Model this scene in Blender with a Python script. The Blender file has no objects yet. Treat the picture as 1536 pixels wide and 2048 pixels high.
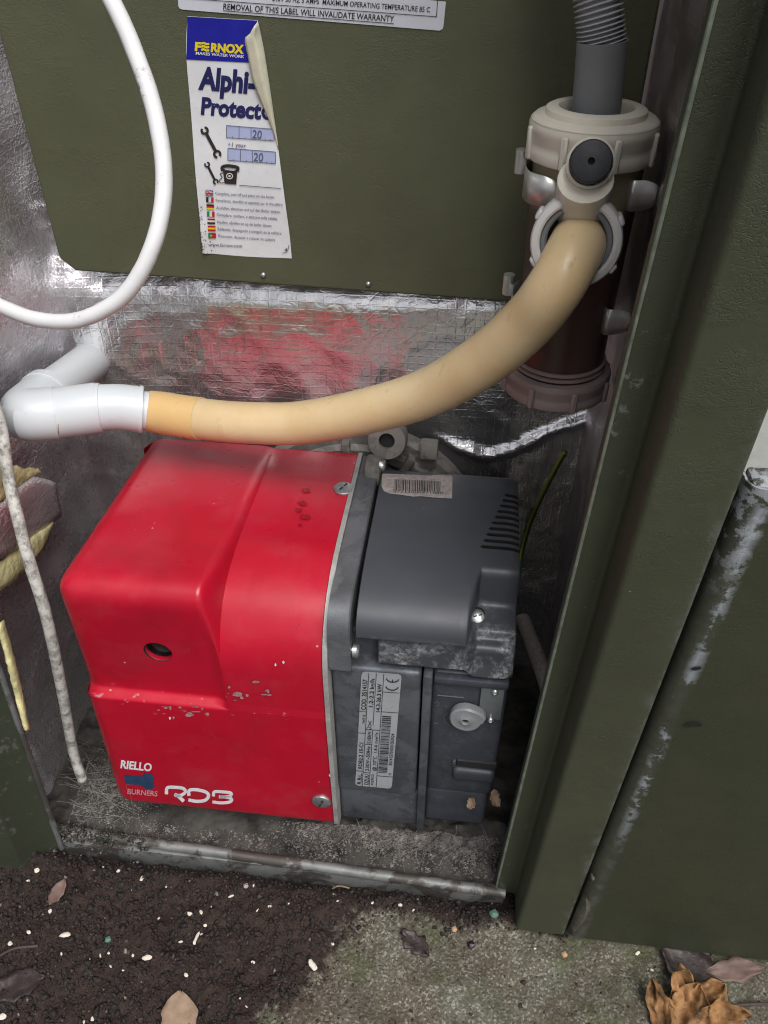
import bpy, bmesh, math, random
from mathutils import Vector, Matrix, noise
random.seed(7)
R = math.radians
sc = bpy.context.scene
col = sc.collection

# ------------------------------------------------------------------ camera
CAM_F = 1600.0                       # focal length in photo pixels (1536 x 2048)
PSI, TH, CH = R(6.6), R(39.0), 0.525
cd = bpy.data.cameras.new('camera')
cd.sensor_fit = 'VERTICAL'; cd.sensor_height = 24.0; cd.lens = CAM_F/2048*24.0
cd.clip_start = 0.01; cd.clip_end = 200
cam = bpy.data.objects.new('camera', cd); col.objects.link(cam)
cam.location = (0, 0, CH); cam.rotation_euler = (R(90)-TH, 0, PSI)
sc.camera = cam

# ------------------------------------------------------------------ sky and soft sun (overcast day)
SUN_EL, SUN_AZ = R(60), R(-58)      # azimuth: direction towards the sun measured from +X, counter-clockwise
w = bpy.data.worlds.new('World'); sc.world = w; w.use_nodes = True
nt = w.node_tree; nt.nodes.clear()
sky = nt.nodes.new('ShaderNodeTexSky'); sky.sky_type = 'NISHITA'; sky.sun_disc = False
sky.sun_elevation = SUN_EL; sky.sun_rotation = R(90)-SUN_AZ
sky.air_density = 1.0; sky.dust_density = 4.0; sky.ozone_density = 1.0
hs = nt.nodes.new('ShaderNodeHueSaturation'); hs.inputs['Saturation'].default_value = 0.22
bg = nt.nodes.new('ShaderNodeBackground'); bg.inputs['Strength'].default_value = 0.064
wo = nt.nodes.new('ShaderNodeOutputWorld')
nt.links.new(sky.outputs[0], hs.inputs['Color']); nt.links.new(hs.outputs[0], bg.inputs['Color']); nt.links.new(bg.outputs[0], wo.inputs[0])
sl = bpy.data.lights.new('sun', 'SUN'); sl.energy = 1.5; sl.angle = R(40); sl.color = (1, 0.97, 0.93)
sun = bpy.data.objects.new('sun', sl); col.objects.link(sun)
sd = Vector((math.cos(SUN_AZ)*math.cos(SUN_EL), math.sin(SUN_AZ)*math.cos(SUN_EL), math.sin(SUN_EL)))
sun.rotation_euler = sd.to_track_quat('Z', 'Y').to_euler(); sun.location = sd*5
sc.view_settings.view_transform = 'Standard'; sc.view_settings.look = 'None'
sc.view_settings.gamma = 1.0; sc.view_settings.use_curve_mapping = False
sc.view_settings.exposure = 0.92
sc.cycles.filter_width = 1.1
sc.cycles.max_bounces = 6; sc.cycles.diffuse_bounces = 3; sc.cycles.glossy_bounces = 4; sc.cycles.transmission_bounces = 3
sc.cycles.caustics_reflective = False; sc.cycles.caustics_refractive = False

# ------------------------------------------------------------------ measuring helper: photo pixel + known plane -> point
_f = Vector((-math.sin(PSI)*math.cos(TH), math.cos(PSI)*math.cos(TH), -math.sin(TH)))
_r = Vector((math.cos(PSI), math.sin(PSI), 0)); _u = _r.cross(_f)
def ray(x, y): return _f + _r*((x-768)/CAM_F) - _u*((y-1024)/CAM_F)
def at(x, y, **k):
    (a, v), = k.items(); i = 'XYZ'.index(a); d = ray(x, y); c = Vector((0, 0, CH))
    return c + d*((v-c[i])/d[i])
def dep(x, y, z): return Vector((0, 0, CH)) + ray(x, y)*z

# ------------------------------------------------------------------ object helpers
def link(name, me, parent=None, mats=None):
    o = bpy.data.objects.new(name, me); col.objects.link(o)
    for m in (mats or []): me.materials.append(m)
    if parent is not None: adopt(o, parent)
    return o
def adopt(o, parent):
    o.parent = parent
    t = parent.location if parent.type == 'EMPTY' else Vector((0, 0, 0))   # mesh parts sit at the world origin
    o.matrix_parent_inverse = Matrix.Translation(-t)
def tag(o, label=None, cat=None, group=None, kind=None):
    if label: o['label'] = label
    if cat: o['category'] = cat
    if group: o['group'] = group
    if kind: o['kind'] = kind
    return o
def thing(name, loc, label, cat, group=None):
    o = bpy.data.objects.new(name, None); o.empty_display_size = 0.02; col.objects.link(o); o.location = loc
    return tag(o, label, cat, group)
def obj(name, bm, mat, parent=None, smooth=True, angle=35):
    me = bpy.data.meshes.new(name); bm.normal_update(); bm.to_mesh(me); bm.free()
    if smooth:
        me.polygons.foreach_set('use_smooth', [True]*len(me.polygons)); me.set_sharp_from_angle(angle=R(angle))
    mats = mat if isinstance(mat, (list, tuple)) else [mat]
    return link(name, me, parent, mats)
def pd(name, v, f, mat, parent=None, smooth=True, angle=35):
    bm = bmesh.new(); vs = [bm.verts.new(p) for p in v]
    for q in f:
        try: bm.faces.new([vs[i] for i in q])
        except ValueError: pass
    return obj(name, bm, mat, parent, smooth, angle)
def rbox(bm, x0, x1, y0, y1, z0, z1, r=0.001, seg=2, mi=0, M=None):
    b = bmesh.new(); bmesh.ops.create_cube(b, size=1)
    for v in b.verts: v.co = Vector(((x0+x1)/2+v.co.x*(x1-x0), (y0+y1)/2+v.co.y*(y1-y0), (z0+z1)/2+v.co.z*(z1-z0)))
    if r > 0: bmesh.ops.bevel(b, geom=b.edges[:], offset=min(r, .49*min(x1-x0, y1-y0, z1-z0)), segments=seg, profile=0.5, affect='EDGES')
    join(bm, b, mi, M)
def join(bm, b, mi=0, M=None):
    mp = {}
    for v in b.verts: mp[v] = bm.verts.new(M @ v.co if M is not None else v.co)
    for f in b.faces:
        try:
            g = bm.faces.new([mp[v] for v in f.verts]); g.material_index = mi
        except ValueError: pass
    b.free()
def lathe(bm, prof, M, n=40, mi=0, a0=0.0, a1=2*math.pi):
    """prof = [(radius, height)], axis local Z, placed by M"""
    full = abs(a1-a0-2*math.pi) < 1e-6; rows = []
    for (r, h) in prof:
        if r < 1e-7: rows.append([bm.verts.new(M @ Vector((0, 0, h)))])
        else:
            rows.append([bm.verts.new(M @ Vector((r*math.cos(a0+(a1-a0)*k/n), r*math.sin(a0+(a1-a0)*k/n), h))) for k in range(n if full else n+1)])
    for a, b in zip(rows, rows[1:]):
        m = max(len(a), len(b))
        for k in range(m if full else m-1):
            k2 = (k+1) % m
            q = [a[0] if len(a) == 1 else a[k], a[0] if len(a) == 1 else a[k2], b[0] if len(b) == 1 else b[k2], b[0] if len(b) == 1 else b[k]]
            u = []
            for v in q:
                if v not in u: u.append(v)
            if len(u) > 2:
                try: bm.faces.new(u).material_index = mi
                except ValueError: pass
def axis(loc, d, up=(0, 0, 1)):
    return Matrix.Translation(loc) @ Vector(d).to_track_quat('Z', 'Y').to_matrix().to_4x4()
def spline(pts, n):
    """Catmull-Rom through pts, n samples per span"""
    P = [Vector(p) for p in pts]; P = [2*P[0]-P[1]] + P + [2*P[-1]-P[-2]]; out = []
    for i in range(1, len(P)-2):
        for k in range(n):
            t = k/n; a, b, c, d = P[i-1:i+3]
            out.append(.5*((2*b)+(c-a)*t+(2*a-5*b+4*c-d)*t*t+(3*b-a-3*c+d)*t**3))
    out.append(P[-2].copy()); return out
def tube(bm, path, rad, n=20, cap=True, mi=0, wob=0.0):
    T = []
    for i in range(len(path)):
        T.append((path[min(i+1, len(path)-1)]-path[max(i-1, 0)]).normalized())
    N = T[0].orthogonal().normalized(); rings = []
    for i, p in enumerate(path):
        if i: N = (N-T[i]*N.dot(T[i])).normalized()
        B = T[i].cross(N); r = rad(i/(len(path)-1)) if callable(rad) else rad; ring = []
        for k in range(n):
            a = 2*math.pi*k/n; d = N*math.cos(a)+B*math.sin(a)
            rr = r*(1+(wob*noise.noise((p+d*r)*180) if wob else 0)); ring.append(bm.verts.new(p+d*rr))
        rings.append(ring)
    for a, b in zip(rings, rings[1:]):
        for k in range(n): bm.faces.new((a[k], a[(k+1) % n], b[(k+1) % n], b[k])).material_index = mi
    if cap:
        bm.faces.new(list(reversed(rings[0]))).material_index = mi; bm.faces.new(rings[-1]).material_index = mi
def sstep(a, b, x):
    t = max(0, min(1, (x-a)/(b-a))); return t*t*(3-2*t)

# ------------------------------------------------------------------ materials
class N:
    """tiny node-graph builder"""
    def __init__(s, name):
        s.m = bpy.data.materials.new(name); s.m.use_nodes = True; s.t = s.m.node_tree; s.b = s.t.nodes['Principled BSDF']
        s.tc = s.t.nodes.new('ShaderNodeTexCoord'); s.o = s.tc.outputs['Object']
    def set(s, **k):
        for a, v in k.items():
            i = s.b.inputs[a.replace('_', ' ')]
            if hasattr(v, 'is_output'): s.t.links.new(v, i)
            else: i.default_value = (*v, 1) if isinstance(v, tuple) and len(v) == 3 and i.type == 'RGBA' else v
        return s
    def node(s, typ, ins=None, **props):
        n = s.t.nodes.new(typ)
        for a, v in props.items(): setattr(n, a, v)
        for a, v in (ins or {}).items():
            i = n.inputs[a]
            if hasattr(v, 'is_output'): s.t.links.new(v, i)
            else: i.default_value = (*v, 1) if isinstance(v, tuple) and len(v) == 3 and i.type == 'RGBA' else v
        return n
    def map(s, scale=(1, 1, 1), rot=(0, 0, 0), loc=(0, 0, 0)):
        return s.node('ShaderNodeMapping', {'Vector': s.o, 'Scale': Vector(scale), 'Rotation': Vector(rot), 'Location': Vector(loc)}).outputs[0]
    def noise(s, scale, detail=4, rough=.55, vec=None, dist=0.0, out=0):
        return s.node('ShaderNodeTexNoise', {'Vector': vec or s.o, 'Scale': scale, 'Detail': detail, 'Roughness': rough, 'Distortion': dist}).outputs[out]
    def vor(s, scale, feature='F1', vec=None, out='Distance', rnd=1.0):
        return s.node('ShaderNodeTexVoronoi', {'Vector': vec or s.o, 'Scale': scale, 'Randomness': rnd}, feature=feature).outputs[out]
    def ramp(s, fac, stops, interp='LINEAR'):
        n = s.node('ShaderNodeValToRGB', {'Fac': fac}); e = n.color_ramp.elements; n.color_ramp.interpolation = interp
        while len(e) < len(stops): e.new(0.5)
        for el, (p, c) in zip(e, stops):
            el.position = p; el.color = (*c, 1) if isinstance(c, tuple) else (c, c, c, 1)
        return n.outputs[0]
    def mix(s, fac, a, b, mode='MIX'):
        n = s.node('ShaderNodeMix', {}, data_type='RGBA', blend_type=mode)
        for i, v in ((0, fac), (6, a), (7, b)):
            if hasattr(v, 'is_output'): s.t.links.new(v, n.inputs[i])
            else: n.inputs[i].default_value = (*v, 1) if isinstance(v, tuple) else v
        return n.outputs[2]
    def math(s, op, a, b=0.0, clamp=False):
        n = s.node('ShaderNodeMath', {}, operation=op, use_clamp=clamp)
        for i, v in ((0, a), (1, b)):
            if hasattr(v, 'is_output'): s.t.links.new(v, n.inputs[i])
            else: n.inputs[i].default_value = v
        return n.outputs[0]
    def bump(s, h, strength=.3, dist=.001, normal=None):
        ins = {'Height': h, 'Strength': strength, 'Distance': dist}
        if normal is not None: ins['Normal'] = normal
        return s.node('ShaderNodeBump', ins).outputs[0]
    def sep(s): 
        n = s.node('ShaderNodeSeparateXYZ', {'Vector': s.o}); return n.outputs

MAT = {}
def simple(name, c, rough=.5, metal=0.0, var=.12, scale=60, bump=0.0, bscale=400, bdist=.0005, spec=.5, sss=0.0):
    g = N(name); v = g.noise(scale, 5, .6)
    lo = tuple(x*(1-var) for x in c); hi = tuple(min(1, x*(1+var)) for x in c)
    g.set(Base_Color=g.ramp(v, [(.3, lo), (.7, hi)]), Roughness=g.ramp(g.noise(scale*2.3, 4), [(.3, max(.02, rough-.08)), (.7, min(1, rough+.1))]), Metallic=metal)
    g.b.inputs['Specular IOR Level'].default_value = spec
    if bump: g.set(Normal=g.bump(g.noise(bscale, 4, .6), bump, bdist))
    if sss:
        g.set(Subsurface_Weight=sss); g.b.inputs['Subsurface Radius'].default_value = (1, .8, .5); g.b.inputs['Subsurface Scale'].default_value = .004
    MAT[name] = g.m; return g.m

# olive leather-grain coated steel
def olive(name, c, wear=None):
    g = N(name)
    vor = g.vor(330, 'DISTANCE_TO_EDGE', vec=g.node('ShaderNodeMixRGB', {'Fac': .02, 'Color1': g.map((.42, 1, 1.3), (0, .3, 0)), 'Color2': g.noise(120, 3, out=1)}).outputs[0])
    crease = g.ramp(vor, [(.0, 0.0), (.09, 1.0)])
    part = g.ramp(g.noise(55, 3), [(.42, 0.0), (.62, 1.0)])
    h = g.math('ADD', g.math('MULTIPLY', crease, part), g.math('MULTIPLY', g.noise(900, 3), .35))
    basec = g.ramp(g.noise(18, 5, .6), [(.3, tuple(x*.88 for x in c)), (.7, tuple(x*1.1 for x in c))])
    specks = g.ramp(g.vor(170), [(.05, 1.0), (.075, 0.0)])
    sel = g.ramp(g.noise(40, 2), [(.62, 0.0), (.66, 1.0)])
    basec = g.mix(g.math('MULTIPLY', g.math('MULTIPLY', specks, sel), .5), basec, (.3, .31, .28))
    rough = g.ramp(g.noise(30, 4), [(.3, .42), (.7, .58)])
    if wear:
        basec, rough = wear(g, basec, rough)
    g.set(Base_Color=basec, Roughness=rough, Normal=g.bump(h, .32, .0006)); g.b.inputs['Specular IOR Level'].default_value = .38
    MAT[name] = g.m; return g.m
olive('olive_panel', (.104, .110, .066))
def seam_d(g):
    X, Y, Z = g.sep(); return g.math('SUBTRACT', X, g.math('ADD', g.math('MULTIPLY', Z, .033), .0880)), Z
def wear_jamb(g, c, r):
    d, Z = seam_d(g)
    rag = g.math('MULTIPLY', g.math('SUBTRACT', g.noise(95, 6, .68), .5), .030)
    film = g.ramp(g.math('ADD', d, rag), [(-.0075+.05, 0.0), (-.0060+.05, 1.0)]) if False else g.ramp(g.math('ADD', g.math('ADD', d, rag), .5), [(.4955, 0.0), (.4985, 1.0)])
    c = g.mix(g.math('MULTIPLY', film, .55), c, (.105, .105, .098))
    edge = g.math('MULTIPLY', g.ramp(g.math('ADD', d, .5), [(.4965, 0.0), (.4985, 1.0)]), g.ramp(g.noise(140, 5, .7), [(.50, 0.0), (.58, 1.0)]))
    c = g.mix(g.math('MULTIPLY', edge, .6), c, (.24, .25, .25))
    fl = g.math('MULTIPLY', g.ramp(g.math('ADD', d, .5), [(.462, 1.0), (.466, 0.0)]), g.ramp(g.noise(110, 6, .72), [(.62, 0.0), (.67, 1.0)]))
    c = g.mix(g.math('MULTIPLY', fl, .5), c, (.22, .25, .235))
    return c, r
def wear_casing(g, c, r):
    d, Z = seam_d(g)
    rag = g.math('MULTIPLY', g.math('SUBTRACT', g.noise(150, 8, .75), .5), .0042)
    dd = g.math('ADD', g.math('ADD', d, rag), .5)
    film = g.ramp(dd, [(.5078, 1.0), (.5083, 0.0)])
    c = g.mix(g.math('MULTIPLY', film, .28), c, g.ramp(g.noise(200, 6, .7), [(.35, (.045, .045, .042)), (.65, (.10, .10, .096))]))
    line = g.ramp(dd, [(.5070, 0.0), (.5073, 1.0), (.5078, 1.0), (.5081, 0.0)])
    br = g.ramp(g.noise(45, 6, .7), [(.49, 0.0), (.53, 1.0)])
    up = g.ramp(Z, [(.10, 0.0), (.17, 1.0)])
    c = g.mix(g.math('MULTIPLY', g.math('MULTIPLY', line, br), g.math('ADD', g.math('MULTIPLY', up, .7), .08)), c, (.30, .33, .37))
    top = g.math('MULTIPLY', g.ramp(Z, [(.30, 0.0), (.345, 1.0)]), g.math('MULTIPLY', film, g.ramp(g.noise(120, 6, .7), [(.50, 0.0), (.55, 1.0)])))
    c = g.mix(g.math('MULTIPLY', top, .6), c, (.40, .42, .46))
    return c, r
olive('olive_jamb_shaded', (.049, .054, .033), wear_jamb)  # base olive darker than the panel's: shade on the jamb put into the colour
olive('olive_casing_shaded', (.036, .040, .023), wear_casing)  # same paint as the panel, darkened in colour to stand for low shade
def wear_left(g, c, r):
    m = g.ramp(g.noise(90, 5, .7), [(.60, 0.0), (.66, 1.0)])
    return g.mix(g.math('MULTIPLY', m, .4), c, (.16, .16, .14)), r
olive('olive_left_shaded', (.036, .042, .027), wear_left)  # left jamb: shade painted in as a darker base olive

# reinforced aluminium foil
def foil(name, tint=(.80, .79, .81), rough=.24, dirt=.35, across='X', metal=1.0, crk=1.0):
    g = N(name)
    big = g.noise(26, 4, .6, dist=.6); cr = g.vor(60, 'DISTANCE_TO_EDGE', vec=g.node('ShaderNodeMixRGB', {'Fac': .06, 'Color1': g.map((1, 1, .8), (.3, .2, .1)), 'Color2': g.noise(40, 3, out=1)}).outputs[0])
    crin = g.ramp(cr, [(0, 0.0), (.12, 1.0)])
    fine = g.noise(240, 5, .7)
    h = g.math('ADD', g.math('MULTIPLY', big, .38), g.math('ADD', g.math('MULTIPLY', crin, .10), g.math('MULTIPLY', fine, .20)))
    sx = g.node('ShaderNodeTexWave', {'Vector': g.o, 'Scale': 52.0, 'Distortion': .6, 'Detail': 2.0, 'Detail Scale': 3.0}, wave_type='BANDS', bands_direction=across).outputs[1]
    sz = g.node('ShaderNodeTexWave', {'Vector': g.o, 'Scale': 58.0, 'Distortion': .6, 'Detail': 2.0, 'Detail Scale': 3.0}, wave_type='BANDS', bands_direction='Z').outputs[1]
    gx = g.ramp(sx, [(.88, 0.0), (.995, 1.0)]); gz = g.ramp(sz, [(.88, 0.0), (.995, 1.0)])
    h = g.math('ADD', h, g.math('MULTIPLY', g.math('MAXIMUM', gx, gz), .085))
    cr2 = g.ramp(g.vor(150, 'DISTANCE_TO_EDGE', vec=g.node('ShaderNodeMixRGB', {'Fac': .05, 'Color1': g.map((1, .6, 1), (.5, .2, .4)), 'Color2': g.noise(70, 3, out=1)}).outputs[0]), [(0, 0.0), (.16, 1.0)])
    h = g.math('ADD', h, g.math('MULTIPLY', cr2, .14*(crk-1)))
    nb = g.bump(h, min(1, .40*crk), .0016)
    dm = g.ramp(g.noise(38, 6, .65), [(.45, 0.0), (.75, 1.0)])
    spot = g.ramp(g.noise(160, 5, .7), [(.60, 0.0), (.68, 1.0)])
    dm2 = g.math('MULTIPLY', g.math('ADD', dm, spot, True), dirt)
    c = g.mix(dm2, tint, (.24, .22, .225))
    g.set(Base_Color=c, Metallic=g.math('SUBTRACT', metal, g.math('MULTIPLY', dm2, .6*metal)), Roughness=g.math('ADD', rough, g.math('MULTIPLY', dm2, .5)), Normal=nb)
    MAT[name] = g.m; return g.m
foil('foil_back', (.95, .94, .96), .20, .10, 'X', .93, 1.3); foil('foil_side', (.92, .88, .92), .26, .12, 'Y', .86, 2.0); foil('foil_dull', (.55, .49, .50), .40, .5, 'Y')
foil('foil_torn', (.66, .55, .62), .30, .25, 'Y', .80, 1.8)

# red painted burner cover
def red():
    g = N('red_cover'); Z = g.sep()[2]
    c = g.ramp(g.noise(14, 4), [(.3, (.42, .004, .020)), (.7, (.48, .006, .028))])
    dust = g.ramp(g.noise(34, 7, .68), [(.5, 0.0), (.78, 1.0)])
    c = g.mix(g.math('MULTIPLY', dust, .10), c, (.45, .19, .19))
    soot = g.ramp(g.noise(17, 6, .6, vec=g.map(loc=(.31, .2, .1))), [(.48, 0.0), (.66, 1.0)])
    c = g.mix(g.math('MULTIPLY', soot, .22), c, (.10, .012, .018))
    sp = g.math('MULTIPLY', g.ramp(g.vor(150), [(.08, 1.0), (.12, 0.0)]), g.ramp(g.noise(50, 2), [(.56, 0.0), (.6, 1.0)]))
    c = g.mix(g.math('MULTIPLY', sp, .7), c, (.08, .03, .03))
    sp2 = g.math('MULTIPLY', g.ramp(g.vor(120, vec=g.map(loc=(.7, .3, .2))), [(.07, 1.0), (.09, 0.0)]), g.ramp(g.noise(45, 2, vec=g.map(loc=(.4, .1, .9))), [(.6, 0.0), (.63, 1.0)]))
    c = g.mix(g.math('MULTIPLY', sp2, .8), c, (.55, .38, .36))
    # scuff marks along the ledge
    scr = g.math('MULTIPLY', g.ramp(g.noise(130, 5, .7, vec=g.map((1, 1, 1.6))), [(.63, 0.0), (.68, 1.0)]), g.ramp(g.math('ABSOLUTE', g.math('SUBTRACT', Z, .137)), [(.0, 1.0), (.012, 0.0)]))
    c = g.mix(g.math('MULTIPLY', scr, .75), c, (.38, .30, .30))
    rg = g.ramp(g.noise(60, 5), [(.3, .25), (.7, .40)])
    g.set(Base_Color=c, Roughness=rg, Normal=g.bump(g.noise(500, 4, .6), .07, .0004)); g.b.inputs['Specular IOR Level'].default_value = .5
    MAT['red'] = g.m
red()
# dark grey moulded plastic with chalky scuffs
def grey_plastic(name, c, chalk, amt, zlo=None):
    g = N(name); Z = g.sep()[2]
    b = g.ramp(g.noise(20, 5), [(.3, tuple(x*.85 for x in c)), (.7, tuple(x*1.15 for x in c))])
    m = g.math('MULTIPLY', g.ramp(g.noise(65, 5, .65), [(.44, 0.0), (.58, 1.0)]), g.ramp(g.noise(420, 5, .75), [(.40, 0.0), (.62, 1.0)]))
    if zlo: m = g.math('MULTIPLY', m, g.ramp(Z, [(zlo[0], 1.0), (zlo[1], 0.0)]))
    b = g.mix(g.math('MULTIPLY', m, amt), b, chalk)
    sp = g.math('MULTIPLY', g.ramp(g.vor(110), [(.035, 1.0), (.05, 0.0)]), g.ramp(g.noise(60, 2), [(.6, 0.0), (.63, 1.0)]))
    b = g.mix(g.math('MULTIPLY', sp, .8), b, (.5, .5, .5))
    g.set(Base_Color=b, Roughness=g.ramp(g.noise(50, 4), [(.3, .36), (.7, .52)]), Normal=g.bump(g.noise(1400, 2), .12, .0003))
    MAT[name] = g.m
grey_plastic('motor_grey', (.052, .056, .068), (.38, .39, .41), .85, (.196, .206))
grey_plastic('block_grey', (.040, .046, .060), (.16, .17, .19), .25)
def cast(name, c, chalk, amt, metal=.35, rough=.5):
    g = N(name)
    b = g.ramp(g.noise(45, 6, .65), [(.3, tuple(x*.7 for x in c)), (.7, tuple(x*1.25 for x in c))])
    m = g.ramp(g.noise(28, 7, .7, dist=.5), [(.48, 0.0), (.54, 1.0)])
    b = g.mix(g.math('MULTIPLY', m, amt), b, chalk)
    g.set(Base_Color=b, Metallic=metal, Roughness=g.ramp(g.noise(80, 4), [(.3, rough-.1), (.7, rough+.12)]), Normal=g.bump(g.noise(700, 5, .75), .35, .0006))
    MAT[name] = g.m
cast('cast_dark', (.075, .083, .098), (.15, .165, .19), .45)
cast('cast_plate', (.12, .125, .14), (.20, .21, .23), .4)
cast('cast_light', (.42, .42, .41), (.55, .55, .54), .5, .5, .55)
cast('cast_dirty', (.20, .19, .175), (.36, .34, .31), .6, .3, .7)
cast('galvanised', (.30, .31, .32), (.11, .10, .09), .85, .65, .42)
cast('lip', (.21, .215, .21), (.06, .05, .042), .85, .45, .52)
simple('steel', (.55, .57, .58), .32, .9, .15, 300, .1, 600)
simple('steel_dull', (.36, .37, .38), .45, .8, .25, 300, .2, 600)
simple('dark_slot', (.015, .015, .016), .7)  # near-black, paints in the shade inside vents, slots and holes
simple('black_rubber', (.030, .032, .038), .55, 0, .25, 90, .15, 500)
simple('grey_hose', (.40, .405, .43), .42, 0, .1, 60, .08, 300)
simple('grey_cuff', (.20, .205, .215), .5, 0, .1, 60, .08, 300)
# translucent nylon
def nylon(name, c, rough=.38):
    g = N(name); v = g.noise(45, 4)
    g.set(Base_Color=g.ramp(v, [(.3, tuple(x*.9 for x in c)), (.7, c)]), Roughness=rough, Subsurface_Weight=.5, Transmission_Weight=.10, IOR=1.35, Normal=g.bump(g.noise(320, 3), .12, .0005))
    g.b.inputs['Subsurface Radius'].default_value = (1, .85, .7); g.b.inputs['Subsurface Scale'].default_value = .004
    MAT[name] = g.m
nylon('nylon_cream', (.88, .82, .71)); nylon('nylon_white', (.86, .83, .82)); nylon('nylon_brown', (.46, .37, .35)); nylon('nylon_clear', (.27, .29, .30), .3)
simple('seal_grey', (.20, .215, .24), .4, 0, .1)
def trapbody():
    g = N('trap_body'); Z = g.sep()[2]
    lvl = g.math('ADD', Z, g.math('MULTIPLY', g.math('SUBTRACT', g.noise(70, 3), .5), .006))
    c = g.ramp(lvl, [(.395, (.095, .056, .045)), (.399, (.16, .10, .075)), (.402, (.34, .28, .18)), (.43, (.42, .36, .22))])
    g.set(Base_Color=c, Roughness=.33, Subsurface_Weight=.15); g.b.inputs['Subsurface Scale'].default_value = .003
    MAT['trap_body'] = g.m
trapbody()
def cream(name, c, c2):
    g = N(name)
    b = g.ramp(g.noise(30, 4), [(.3, c2), (.7, c)])
    st = g.math('MAXIMUM', g.ramp(g.noise(120, 5, .7), [(.64, 0.0), (.72, 1.0)]), g.math('MULTIPLY', g.ramp(g.vor(48), [(.06, 1.0), (.10, 0.0)]), .9))
    b = g.mix(g.math('MULTIPLY', st, .35), b, (.35, .22, .09))
    g.set(Base_Color=b, Roughness=g.ramp(g.noise(70, 4), [(.3, .26), (.7, .40)]), Subsurface_Weight=.6, Normal=g.bump(g.noise(150, 4), .16, .0008))
    g.b.inputs['Subsurface Radius'].default_value = (1, .6, .25); g.b.inputs['Subsurface Scale'].default_value = .005
    MAT[name] = g.m
cream('cream_rubber', (.78, .63, .40), (.70, .50, .27)); cream('cream_sleeve', (.80, .56, .27), (.76, .51, .23))
def dirty_white(name, c, dirt, lo, hi, rough=.35):
    g = N(name)
    m = g.ramp(g.noise(115, 8, .75), [(lo, 0.0), (hi, 1.0)])
    m2 = g.ramp(g.noise(320, 5, .7), [(.4, 0.0), (.7, 1.0)])
    b = g.mix(g.math('MULTIPLY', m, g.math('ADD', g.math('MULTIPLY', m2, .6), .4)), c, dirt)
    g.set(Base_Color=b, Roughness=g.math('ADD', rough, g.math('MULTIPLY', m, .35)), Normal=g.bump(g.noise(260, 4), .1, .0004))
    MAT[name] = g.m
dirty_white('pvc', (.70, .74, .78), (.42, .38, .32), .60, .82)
dirty_white('cable_white', (.78, .78, .80), (.09, .07, .05), .585, .66)
dirty_white('cable_dirty', (.52, .51, .48), (.05, .04, .032), .44, .56, .5)
simple('glue_line', (.36, .27, .16), .6)
simple('label_paper', (.66, .68, .76), .38, 0, .05, 40)
simple('sticker_white', (.83, .85, .89), .30, 0, .06, 60)
simple('sticker_back', (.72, .70, .55), .5, 0, .14, 120, .2, 90, .001)
simple('ink_navy', (.018, .020, .115), .4, 0, .1)
simple('ink_blue', (.012, .014, .34), .33, 0, .1)
simple('ink_yellow', (.85, .68, .02), .4, 0, .05)
simple('ink_white', (.78, .78, .80), .4, 0, .05)
simple('ink_dark', (.028, .020, .018), .5, 0, .1)
simple('ink_black', (.02, .02, .025), .5, 0, .1)
simple('box_blue', (.46, .52, .78), .35, 0, .04)
simple('ink_red', (.55, .02, .03), .4); simple('ink_green', (.03, .25, .07), .4); simple('ink_grey_text', (.13, .13, .22), .5)
simple('logo_blue', (.020, .052, .115), .5, 0, .2, 200); simple('logo_white', (.72, .72, .76), .45, 0, .1, 200); simple('logo_faded', (.52, .30, .32), .5, 0, .3, 300)
simple('rating_silver', (.46, .48, .52), .34, .35, .1, 50)
simple('barcode_paper', (.44, .39, .38), .7, 0, .3, 420)
simple('fibre_yellow', (.56, .52, .27), .95, 0, .45, 110, .6, 260, .002)
simple('wire_green', (.03, .10, .03), .45); simple('wire_yellow', (.45, .42, .03), .45)
simple('braid', (.34, .30, .28), .6, .3, .3, 500, .5, 900)
simple('dust', (.15, .135, .125), .95, 0, .75, 130, .6, 300, .002)
simple('web', (.30, .29, .27), .9, 0, .3, 120)
simple('tray_floor', (.045, .041, .037), .9, .0, .85, 60, .5, 220, .001)
simple('pale_render', (.80, .82, .80), .8, 0, .06, 30, .3, 90, .001)
simple('chip_white', (.62, .58, .50), .7, 0, .12, 250, .3, 600)
simple('chip_green', (.07, .16, .12), .6, 0, .2, 200)
simple('grit_tan', (.40, .26, .15), .8, 0, .3, 200)
simple('leaf_orange', (.26, .135, .055), .7, 0, .75, 90, .6, 260, .0015, .3, .15)
simple('leaf_tan', (.24, .165, .11), .65, 0, .25, 90, .3, 200, .0015)
simple('leaf_wet', (.022, .013, .012), .5, 0, .4, 120, .4, 200, .0015)
simple('leaf_pink', (.13, .08, .065), .6, 0, .3, 90, .3, 200, .001)
simple('twig', (.05, .035, .028), .7, 0, .3, 90)
simple('pebble_black', (.012, .012, .013), .35, 0, .2)
simple('lens_dark', (.010, .005, .005), .28, 0, .2)

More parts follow.
